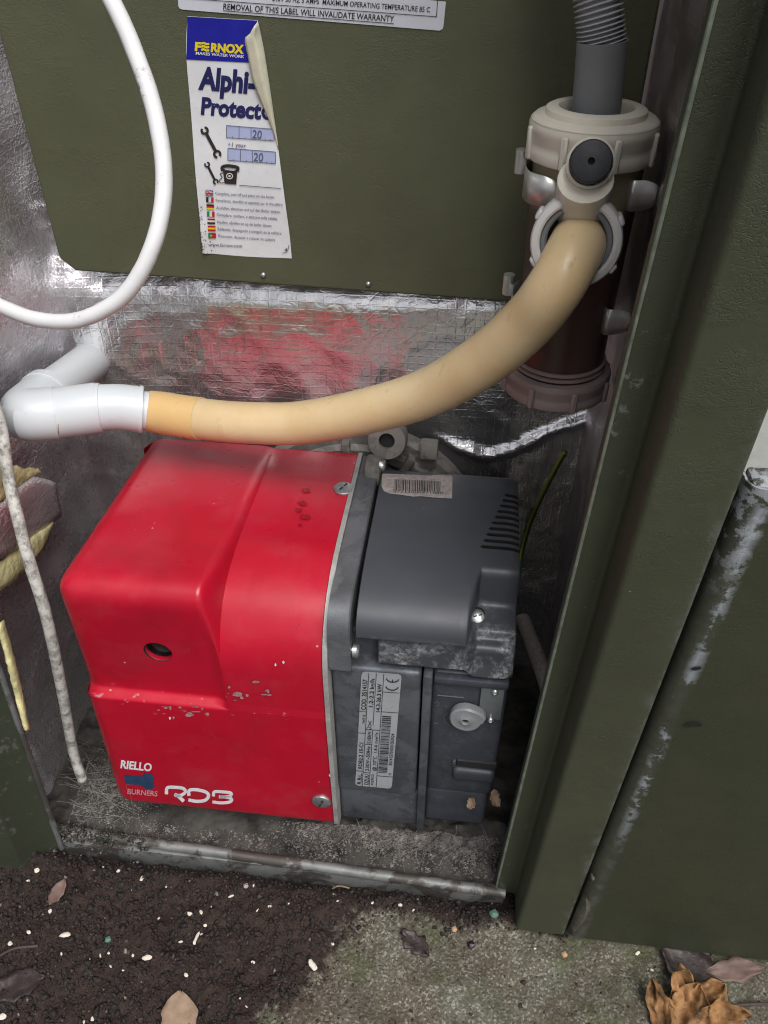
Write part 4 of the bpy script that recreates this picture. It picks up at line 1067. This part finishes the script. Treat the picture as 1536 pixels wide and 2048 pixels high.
for z in (.4095, .3485):
    plate(z, [TC.x+.012, TC.x+.0215, TC.x+.0190, TC.x+.0165, TC.x+.0185, TC.x+.0240, TC.x+.0300], 0, [TC.y+.022, TC.y+.004, TC.y-.0085, TC.y-.0165, TC.y-.0205, TC.y-.0195, TC.y-.0190], .0135)
    plate(z+(.001 if z > .38 else 0), [TC.x-.012, TC.x-.0255, TC.x-.0290, TC.x-.0275, TC.x-.0215, TC.x-.0150], 0, [TC.y+.024, TC.y+.010, TC.y-.004, TC.y-.0155, TC.y-.0215, TC.y-.0235], .0135)
    bm = bmesh.new(); tube(bm, [Vector((TC.x-.0305, TC.y+.006, z+.0115)), Vector((TC.x-.0305, TC.y+.006, z+.0010))], .0030, 14); obj('clip_roll', bm, MAT['clip_steel'], tr)

# grey corrugated hose into the trap
gh_ = thing('corrugated_hose', (.0480, .398, .43), 'grey corrugated hose with plain cuff entering the trap top', 'hose')
bm = bmesh.new(); path = spline([(.0475, .398, .4655), (.0440, .399, .4780), (.0390, .402, .495), (.030, .408, .53), (.02, .42, .60)], 70)
tube(bm, path, lambda t: .0091+.0011*math.cos(t*2*math.pi*29), 28); obj('corrugated_tube', bm, MAT['grey_hose'], gh_, True, 180)
bm = bmesh.new(); tube(bm, spline([(.0492, .398, .425), (.0488, .398, .445), (.0474, .398, .4668)], 6), .0108, 32); o = obj('cuff', bm, MAT['grey_cuff'], gh_, True, 50)

# ------------------------------------------------------------------ cream hose
HP = [dep(1160, 478, .362), dep(1152, 497, .345), dep(1112, 572, .343), dep(1052, 648, .363), dep(960, 726, .39), dep(825, 797, .425), dep(625, 843, .456), dep(500, 846, .470), dep(395, 837, .480), dep(300, 822, .487)]
ch = thing('drain_hose', HP[6], 'thick cream rubber hose sweeping from the trap to the white pipe', 'hose')
full = spline(HP, 12); cutn = int(len(full)*.885)
bm = bmesh.new(); tube(bm, full[:cutn+1], lambda t: .0126-.0003*math.sin(t*9), 32); obj('hose_tube', bm, MAT['cream_rubber'], ch, True, 60)
bm = bmesh.new(); tube(bm, full[cutn-1:], lambda t: .0129-.0012*max(0, t-.8)*2, 32); obj('hose_sleeve', bm, MAT['cream_sleeve'], ch, True, 60)

# white plastic drain pipe with elbow
pv = thing('drain_pipe', dep(60, 830, .468), 'white plastic pipe with glued elbow, left of the cream hose', 'pipe')
bm = bmesh.new(); tube(bm, [dep(330, 826, .488), dep(290, 821, .484), dep(205, 817, .477)], .0116, 32); obj('pipe', bm, MAT['pvc'], pv)
bm = bmesh.new(); tube(bm, spline([dep(284, 819, .4825), dep(240, 814, .479), dep(196, 815, .476)], 5), .0136, 36); tube(bm, [dep(285, 819, .4826), dep(278, 818.5, .482)], .0143, 36); tube(bm, [dep(203, 815, .4765), dep(190, 815.5, .4758)], .0146, 36); obj('socket', bm, MAT['pvc'], pv, True, 40)
bm = bmesh.new(); tube(bm, spline([dep(198, 815, .4762), dep(160, 820, .474), dep(112, 826, .472)], 5), .0149, 36); obj('coupling', bm, MAT['pvc'], pv, True, 40)
K0, K1, K2 = dep(114, 826, .4721), dep(45, 831, .467), dep(96, 788, .494)
A_, B_ = K0.lerp(K1, .72), K1.lerp(K2, .30)
bend = [K0, K0.lerp(K1, .4), A_] + [A_*(1-t)**2+K1*2*t*(1-t)+B_*t*t for t in (.2, .4, .6, .8)] + [B_, K1.lerp(K2, .7), K2]
bm = bmesh.new(); tube(bm, bend, .0155, 36); tube(bm, [K2+(K1-K2)*.16, K2], .0162, 36); obj('elbow', bm, MAT['pvc'], pv, True, 25)
bm = bmesh.new(); tube(bm, [K2+(K1-K2)*.3, dep(176, 728, .545), dep(192, 716, .562)], .0132, 36); obj('pipe', bm, MAT['pvc'], pv)
bm = bmesh.new(); tube(bm, [dep(114.3, 826, .4722), dep(112.5, 826, .4720)], .01515, 36); obj('glue_line', bm, MAT['glue_line'], pv)
bm = bmesh.new(); q0 = K2+(K1-K2)*-.004; tube(bm, [q0, q0+(K2-K1)*.03], .0139, 36); obj('glue_line', bm, MAT['glue_line'], pv)

# ------------------------------------------------------------------ cables
def cable(name, pts, r, mat, label, n=14, wob=.03):
    bm = bmesh.new(); tube(bm, spline(pts, n), r, 16, True, 0, wob); o = obj(name, bm, mat, None, True, 180)
    return tag(o, label, 'cable')
cable('power_cable', [dep(130, -160, .33), dep(215, -15, .33), dep(268, 100, .335), dep(312, 235, .34), dep(328, 370, .345), dep(306, 490, .35), dep(250, 588, .36), dep(165, 638, .37), dep(80, 640, .38), dep(0, 612, .39), dep(-60, 580, .395)], .0037, MAT['cable_white'], 'white cable hanging in a big loop in front of the panel')
cable('power_cable', [dep(-40, 720, .45), dep(0, 850, .43), dep(18, 960, .43), dep(55, 1110, .435), dep(92, 1230, .45), dep(122, 1370, .49), dep(146, 1500, .535), dep(165, 1560, .55)], .0033, MAT['cable_dirty'], 'mud spattered white cable running down left of the burner', 14, .05)
ew = thing('earth_wire', at(1080, 1000, X=.055), 'thin green and yellow earth wire behind the grey motor', 'wire')
EW = [at(1130, 905, X=.062), at(1100, 960, X=.060), at(1065, 1035, X=.055), at(1045, 1100, X=.052), at(1036, 1160, X=.050)]
path = spline(EW, 12); bm = bmesh.new(); tube(bm, path, .0016, 12); obj('sheath', bm, MAT['wire_green'], ew)
bm = bmesh.new(); tube(bm, [p+Vector((-.0009, -.0009, .0003)) for p in path], .0009, 10); obj('stripe', bm, MAT['wire_yellow'], ew)
bm = bmesh.new(); path = spline([at(1045, 1240, X=.050), at(1065, 1290, X=.055), at(1085, 1340, X=.060), at(1100, 1390, X=.064)], 10)
tube(bm, path, lambda t: .0052*(1+.03*math.sin(t*180)), 16); o = obj('braided_hose', bm, MAT['braid']); tag(o, 'braided oil hose squeezed between motor and right jamb', 'hose')

# ------------------------------------------------------------------ dust, cobwebs and lint inside the tray
random.seed(21); v = []; f = []
def lump(v, f, c, r, s, seed, nu=14, nv=9):
    b = len(v)
    for j in range(nv+1):
        for i in range(nu):
            th = math.pi*j/nv; ph_ = 2*math.pi*i/nu; d = Vector((math.sin(th)*math.cos(ph_), math.sin(th)*math.sin(ph_), math.cos(th)))
            k = 1+.45*noise.noise(d*2.1+Vector((seed, 0, 0)))+.3*noise.noise(d*5+Vector((0, seed, 0)))+.25*noise.noise(d*11+Vector((0, 0, seed)))
            v.append((c[0]+d.x*r*s[0]*k, c[1]+d.y*r*s[1]*k, c[2]+d.z*r*s[2]*k))
    for j in range(nv):
        for i in range(nu): f.append((b+j*nu+i, b+j*nu+(i+1) % nu, b+(j+1)*nu+(i+1) % nu, b+(j+1)*nu+i))
for k in range(0):
    px = random.uniform(690, 1000); py = 1650+random.uniform(0, 62)+(px-690)*.09
    p = at(px, py, Z=.002); lump(v, f, (p.x, max(p.y, .27), p.z), random.uniform(.003, .0075), (1.6, 1, .45), k*3.3, 18, 10)
for k in range(0):
    px = random.uniform(120, 330); py = random.uniform(1540, 1640); p = at(px, py, Z=.002); lump(v, f, (max(p.x, -.262), max(p.y, .272), p.z), random.uniform(.002, .006), (1.4, 1, .6), 200+k*2.3, 12, 7)
def fluff(p, r):
    b = len(v); a = random.uniform(0, 6.3)
    for d in ((1, 0, -.2), (-.5, .8, 0), (-.5, -.8, .1), (.1, 0, .9)): v.append((p[0]+r*(d[0]*math.cos(a)-d[1]*math.sin(a))*random.uniform(.5, 1.6), p[1]+r*(d[0]*math.sin(a)+d[1]*math.cos(a))*random.uniform(.5, 1.6), p[2]+r*d[2]*.7))
    f.extend([(b, b+1, b+3), (b+1, b+2, b+3), (b+2, b, b+3), (b, b+2, b+1)])
for k in range(11000):
    u_ = random.random()
    if u_ < .62: px = random.triangular(520, 1005, 930); py = 1648+(px-690)*.10+abs(random.gauss(0, 26)); hh = .010*max(0, noise.noise(Vector((px*.018, py*.03, 2)))+.25)
    elif u_ < .82: px = random.gauss(215, 50); py = random.gauss(1585, 35); hh = .006*random.random()
    else: px = random.uniform(150, 1000); py = 1640+(px-130)*.11+random.uniform(0, 40)-20; hh = .001
    p = at(px, py, Z=0); y_ = max(p.y, .268); x_ = min(.075, max(-.258, p.x)); fluff((x_, y_, tray_z(x_, y_)+.0003+hh*.15*random.random()), abs(random.gauss(0, .0005))+.00025)
o = pd('lint', v, f, MAT['dust'], None, False); tag(o, 'grey dusty lint lumps on the tray under the burner', kind='stuff'); o['category'] = 'lint'
bm = bmesh.new(); random.seed(31)
def hair(p, n, step, r, drift):
    pts = [Vector(p)]; d = Vector((random.uniform(-1, 1), random.uniform(-1, 1), random.uniform(-.3, .8))).normalized()
    for k in range(n): d = (d+Vector((random.gauss(0, .35), random.gauss(0, .35), random.gauss(0, .3)))+drift).normalized(); pts.append(pts[-1]+d*step)
    tube(bm, pts, r, 3, False)
for k in range(35):
    px = random.gauss(225, 60); py = random.gauss(1570, 45); p = at(px, py, Z=random.uniform(.002, .03)); hair((max(-.262, p.x), max(.268, p.y), p.z), 9, random.uniform(.0018, .004), .00008, Vector((0, 0, 0)))
for k in range(25):
    px = random.uniform(690, 1010); py = 1640+(px-690)*.08+random.gauss(35, 25); p = at(px, py, Z=random.uniform(.0, .012)); hair((p.x, max(.268, p.y), p.z), 8, random.uniform(.0012, .003), .00009, Vector((0, 0, 0)))
for k in range(30):   # longer web threads in the left corner
    a = at(random.uniform(110, 190), random.uniform(1500, 1640), Z=.02); b = at(random.uniform(190, 300), random.uniform(1480, 1640), Z=.012)
    a.y = max(a.y, .268); b.y = max(b.y, .27); mid = (a+b)/2+Vector((0, 0, -.004)); tube(bm, spline([a, mid, b], 5), .00009, 3, False)
o = obj('cobweb', bm, MAT['web'], None, True, 180); tag(o, 'fine grey cobweb threads around the foot of the burner', kind='stuff'); o['category'] = 'cobweb'
# frayed brown wisps at the right foot of the burner
wi = thing('dead_leaf', at(960, 1600, Y=.29), 'small torn tan leaf caught against the grey pump block foot', 'leaf')
def leaf(name, c, M, L, W, curl, mat, parent=None, seed=0, teeth=0.0, nl=12, nw=6, th=.0002, rough=.05):
    v = []; f = []
    for i in range(nl+1):
        t = i/nl; wd = W*(math.sin(math.pi*min(1, t*.97+.015))**.75)*(1+teeth*math.sin(t*22+seed))
        for k in range(nw+1):
            s = 2*k/nw-1; x = s*wd; y = L*(t-.5)
            z = curl*L*(s*s*.5*W/L*2)+curl*L*.5*(2*t-1)**2*.6+rough*L*noise.noise(Vector((s*2+seed, t*4, seed)))+rough*.5*L*noise.noise(Vector((s*5, t*9+seed, seed)))
            x *= 1+.25*noise.noise(Vector((t*5, seed, s))); y += .06*L*noise.noise(Vector((s*2.5, seed, t*2)))
            v.append(M @ Vector((x, y, z)))
    for i in range(nl):
        for k in range(nw): f.append((i*(nw+1)+k, i*(nw+1)+k+1, (i+1)*(nw+1)+k+1, (i+1)*(nw+1)+k))
    o = pd(name, v, f, mat, parent, True, 180); m = o.modifiers.new('t', 'SOLIDIFY'); m.thickness = th
    return o
def LM(p, yaw, pitch=0.0, roll=0.0): return Matrix.Translation(p) @ Matrix.Rotation(R(yaw), 4, 'Z') @ Matrix.Rotation(R(pitch), 4, 'X') @ Matrix.Rotation(R(roll), 4, 'Y')
leaf('blade', None, LM(at(985, 1595, Y=.288), 30, 50, 20), .011, .004, .6, MAT['leaf_tan'], wi, 2, .2); leaf('blade', None, LM(at(945, 1605, Y=.288), -40, 60), .008, .003, .5, MAT['leaf_tan'], wi, 5, .2)

# ------------------------------------------------------------------ soil crumbs (uncountable)
random.seed(77); v = []; f = []; tone = []
def crumb(c, r, col_):
    b = len(v); q = [Vector(d).normalized() for d in ((1, 0, -.3), (-.4, .9, -.3), (-.5, -.8, -.2), (.1, .1, 1), (.6, -.6, .3), (-.7, .1, .4))]
    a = random.uniform(0, 6.28); ca, sa = math.cos(a), math.sin(a)
    for d in q:
        k = r*random.uniform(.6, 1.3); v.append((c[0]+(d.x*ca-d.y*sa)*k, c[1]+(d.x*sa+d.y*ca)*k, c[2]+d.z*k*.8)); tone.append(col_)
    f.extend([(b+0, b+1, b+3), (b+1, b+2, b+5), (b+5, b+3, b+1), (b+2, b+0, b+4), (b+4, b+3, b+5), (b+5, b+2, b+4), (b+4, b+0, b+3), (b+0, b+2, b+1)])
n = 0
while n < 9000:
    x = random.uniform(-.32, .25); y = random.uniform(.13, .262); s = soil_amt(x, y)
    if random.random() > .12+.88*s: continue
    r_ = abs(random.gauss(0, .0008))+.0003
    u_ = random.random()
    if s > .4: c_ = (.014, .009, .008) if u_ < .58 else (.040, .028, .023) if u_ < .9 else (.09, .070, .055) if u_ < .988 else (.34, .31, .26)
    else: c_ = (.10, .09, .07) if u_ < .5 else (.045, .035, .028) if u_ < .85 else (.30, .29, .25); r_ *= .6 if s <= .4 else 1
    crumb((x, y, gh(x, y)+r_*.2), r_, c_); n += 1
for k in range(1800):
    x = random.uniform(-.32, .06); y = random.uniform(.13, .256)
    if soil_amt(x, y) < .6: continue
    r_ = random.uniform(.0012, .0030); crumb((x, y, gh(x, y)), r_, random.choice(((.012, .009, .008), (.018, .013, .012), (.03, .02, .018))))
for k in range(700):     # debris caught on the left end of the tray lip
    x = -.262+.07*random.random()**1.8; y = .262+random.gauss(0, .004); r_ = abs(random.gauss(0, .0007))+.0003
    crumb((x, y, .009-abs(y-.263)*.9+random.uniform(-.002, .001)), r_, random.choice(((.03, .025, .02), (.07, .06, .05), (.12, .10, .08), (.05, .07, .05), (.3, .28, .24))))
me = bpy.data.meshes.new('soil_crumbs'); me.from_pydata(v, [], f)
ca_ = me.color_attributes.new('tone', 'FLOAT_COLOR', 'POINT'); ca_.data.foreach_set('color', [q for t in tone for q in (*t, 1)])
me.polygons.foreach_set('use_smooth', [True]*len(me.polygons)); o = link('soil_crumbs', me, None, [MAT['grit']]); tag(o, 'dark crumbs of soil and grit scattered over the ground', kind='stuff')

# ------------------------------------------------------------------ white chips, stones, leaves
def rockmesh(seed, n=1):
    b = bmesh.new(); bmesh.ops.create_icosphere(b, subdivisions=2, radius=1)
    for q in b.verts: q.co *= 1+.35*noise.noise(q.co*1.3+Vector((seed, 0, 0)))+.18*noise.noise(q.co*3.1+Vector((0, seed, 0)))
    m = bpy.data.meshes.new('chip'); b.to_mesh(m); b.free(); m.materials.append(MAT['chip_white']); return m
RM = [rockmesh(k*7.7) for k in range(6)]
chips = [(470, 395, 11), (410, 382, 8), (205, 572, 15), (265, 668, 24), (125, 665, 18), (45, 700, 14), (395, 730, 12), (432, 728, 9), (440, 780, 13), (490, 795, 13), (590, 755, 16), (745, 822, 17), (785, 672, 21), (805, 653, 10), (760, 575, 18), (803, 565, 10), (925, 508, 13), (1015, 463, 11), (1080, 550, 11), (1030, 562, 9), (1155, 535, 8), (1335, 487, 8), (1350, 523, 9), (1330, 690, 12), (1250, 770, 22), (1010, 760, 11), (720, 678, 9), (250, 742, 8), (10, 990, 22), (330, 997, 12), (365, 985, 12), (660, 455, 9), (150, 405, 12), (115, 447, 10), (820, 620, 9), (845, 545, 9), (565, 428, 9), (1490, 527, 9), (355, 760, 9), (530, 738, 9), (580, 748, 8), (520, 475, 7), (630, 580, 7), (985, 945, 7), (960, 912, 6)]
chips = [(x/2, 1540+y/2, s) for x, y, s in chips] + [(768+118/2, 1540+553/2, 10), (768+65/2, 1540+535/2, 9), (768+1075/2, 1540+792/2, 10), (768+1215/2, 1540+825/2, 10), (768+1020/2, 1540+722/2, 9), (768+605/2, 1540+710/2, 8)]
for i, (x, y, s) in enumerate(chips):
    p = at(x, y, Z=0); p.y = min(p.y, .256); p.z = gh(p.x, p.y); r_ = s*.5/2/2550*1.02
    o = bpy.data.objects.new('paint_chip', RM[i % 6]); col.objects.link(o); o.location = p+Vector((0, 0, r_*.45+.0004)); q9 = random.uniform(.6, 1.15); o.scale = (q9*r_*random.uniform(.6, 1.1), q9*r_*random.uniform(1.0, 1.9), r_*.5); o.rotation_euler = (random.uniform(-.3, .3), random.uniform(-.3, .3), random.uniform(0, 3))
    if i == 3: tag(o, 'large cream white chip on the dark soil, lower left', 'chip')
    elif i == 12: o.scale = (r_*.55, r_*1.9, r_*.5); o.rotation_euler = (0, 0, -.12); tag(o, 'long upright white splinter on the soil below the red cover', 'chip')
    elif i == 24: tag(o, 'largest white chip, alone at the soil and concrete border', 'chip')
    else: tag(o, 'tiny white paint chip scattered on the soil or concrete', 'chip', 'white chips on the ground')
for (x, y, s, m, lab, nm) in ((768+725/2, 1540+728/2, 13, 'grit_tan', 'small tan stone on the concrete below the seam foot', 'stone'), (768+350/2, 1540+690/2, 17, 'pebble_black', 'round black pebble on the concrete near the jamb foot', 'pebble'), (430/2, 1540+675/2, 14, 'chip_green', 'turquoise green chip on the dark soil', 'chip'), (768+440/2, 1540+575/2, 20, 'chip_green', 'dull green flake lying at the right jamb foot', 'chip'), (985/2, 1540+470/2, 12, 'web', 'smooth grey pebble on the soil below the tray lip', 'pebble'), (768+282/2, 1540+628/2, 13, 'grit_tan', 'orange brown stone beside the dark wet clump', 'stone')):
    p = at(x, y, Z=0); p.y = min(p.y, .257); p.z = gh(p.x, p.y); r_ = s*.5/2/2550*1.35; me = RM[2].copy(); me.materials.clear(); me.materials.append(MAT[m])
    o = bpy.data.objects.new({'stone': 'stone', 'pebble': 'pebble', 'chip': 'paint_chip'}[nm], me); col.objects.link(o); o.location = p+Vector((0, 0, r_*.3)); o.scale = (r_, r_*1.1, r_*.7); tag(o, lab, nm)
def gpt(x, y, dz=.001): p = at(x, y, Z=0); p.z = gh(p.x, p.y)+dz; return p
# curled orange-brown dead bloom, bottom right
dl = thing('dead_leaf', gpt(1370, 2030), 'curled papery orange brown leaf cluster at the bottom right', 'leaf')
for i, (x, y, yaw, pit, rol, L, W) in enumerate(((1322, 2024, 18, 26, -30, .034, .0075), (1354, 1996, -4, 50, 24, .036, .0070), (1404, 2010, -52, 18, 12, .032, .0115), (1376, 2034, -24, 34, -14, .034, .0120), (1428, 2044, -80, 12, 34, .036, .0085))):
    leaf('petal', None, LM(gpt(x, y, .006+.0014*i), yaw, pit, rol), L, W, .16+.10*math.sin(i*2.2), MAT['leaf_orange'], dl, i*3.1+.7, .07, 20, 12, .0001, .22)
o = leaf('dead_leaf', None, LM(gpt(1385, 1940, .003), 55, 5), .042, .0135, .12, MAT['leaf_wet'], None, 4.2, .15); tag(o, 'dark wet purple brown leaf beside the casing foot', 'leaf')
o = leaf('dead_leaf', None, LM(gpt(1468, 1942, .003), -82, 8, 10), .034, .0065, .15, MAT['leaf_pink'], None, 7.7, .1); tag(o, 'flat pinkish brown leaf against the casing bottom edge', 'leaf')
o = leaf('dead_leaf', None, LM(gpt(357, 2034, .003), 10, 10), .026, .0105, .10, MAT['leaf_tan'], None, 1.7, .05); tag(o, 'flat tan leaf at the bottom edge on the soil', 'leaf')
o = leaf('dead_leaf', None, LM(gpt(118, 1790, .003), -12, 8, 12), .017, .0042, .15, MAT['leaf_pink'], None, 9.1, .1); tag(o, 'small pinkish leaf on soil near the left jamb', 'leaf')
o = leaf('dead_leaf', None, LM(gpt(32, 1975, .003), -70, 6, 10), .036, .008, .15, MAT['leaf_wet'], None, 3.3, .1); tag(o, 'dark rotten leaf at the left edge of the soil', 'leaf')
o = leaf('dead_leaf', None, LM(gpt(830, 1882, .002), 60, 5), .022, .006, .10, MAT['leaf_wet'], None, 5.5, .25); tag(o, 'dark clump of wet leaf on the concrete under the tray', 'leaf')
bm = bmesh.new(); tube(bm, spline([gpt(1438, 2026, .004), gpt(1465, 2012, .004), gpt(1500, 2008, .004), gpt(1560, 2008, .004)], 6), .0009, 8, True, 0, .2); o = obj('twig', bm, MAT['twig']); tag(o, 'thin dark twig right of the orange leaf', 'twig')
bm = bmesh.new(); tube(bm, spline([gpt(0, 1915, .003), gpt(35, 1905, .003), gpt(80, 1898, .002)], 6), .0009, 8, True, 0, .2); o = obj('twig', bm, MAT['twig']); tag(o, 'dark straight twig on the soil at the left', 'twig')
bm = bmesh.new(); tube(bm, spline([gpt(664, 1764, .002), gpt(672, 1755, .003), gpt(685, 1757, .003), gpt(698, 1760, .002)], 6), .0006, 8); o = obj('twig', bm, MAT['leaf_tan']); tag(o, 'short pale curved stem lying below the tray lip', 'twig')
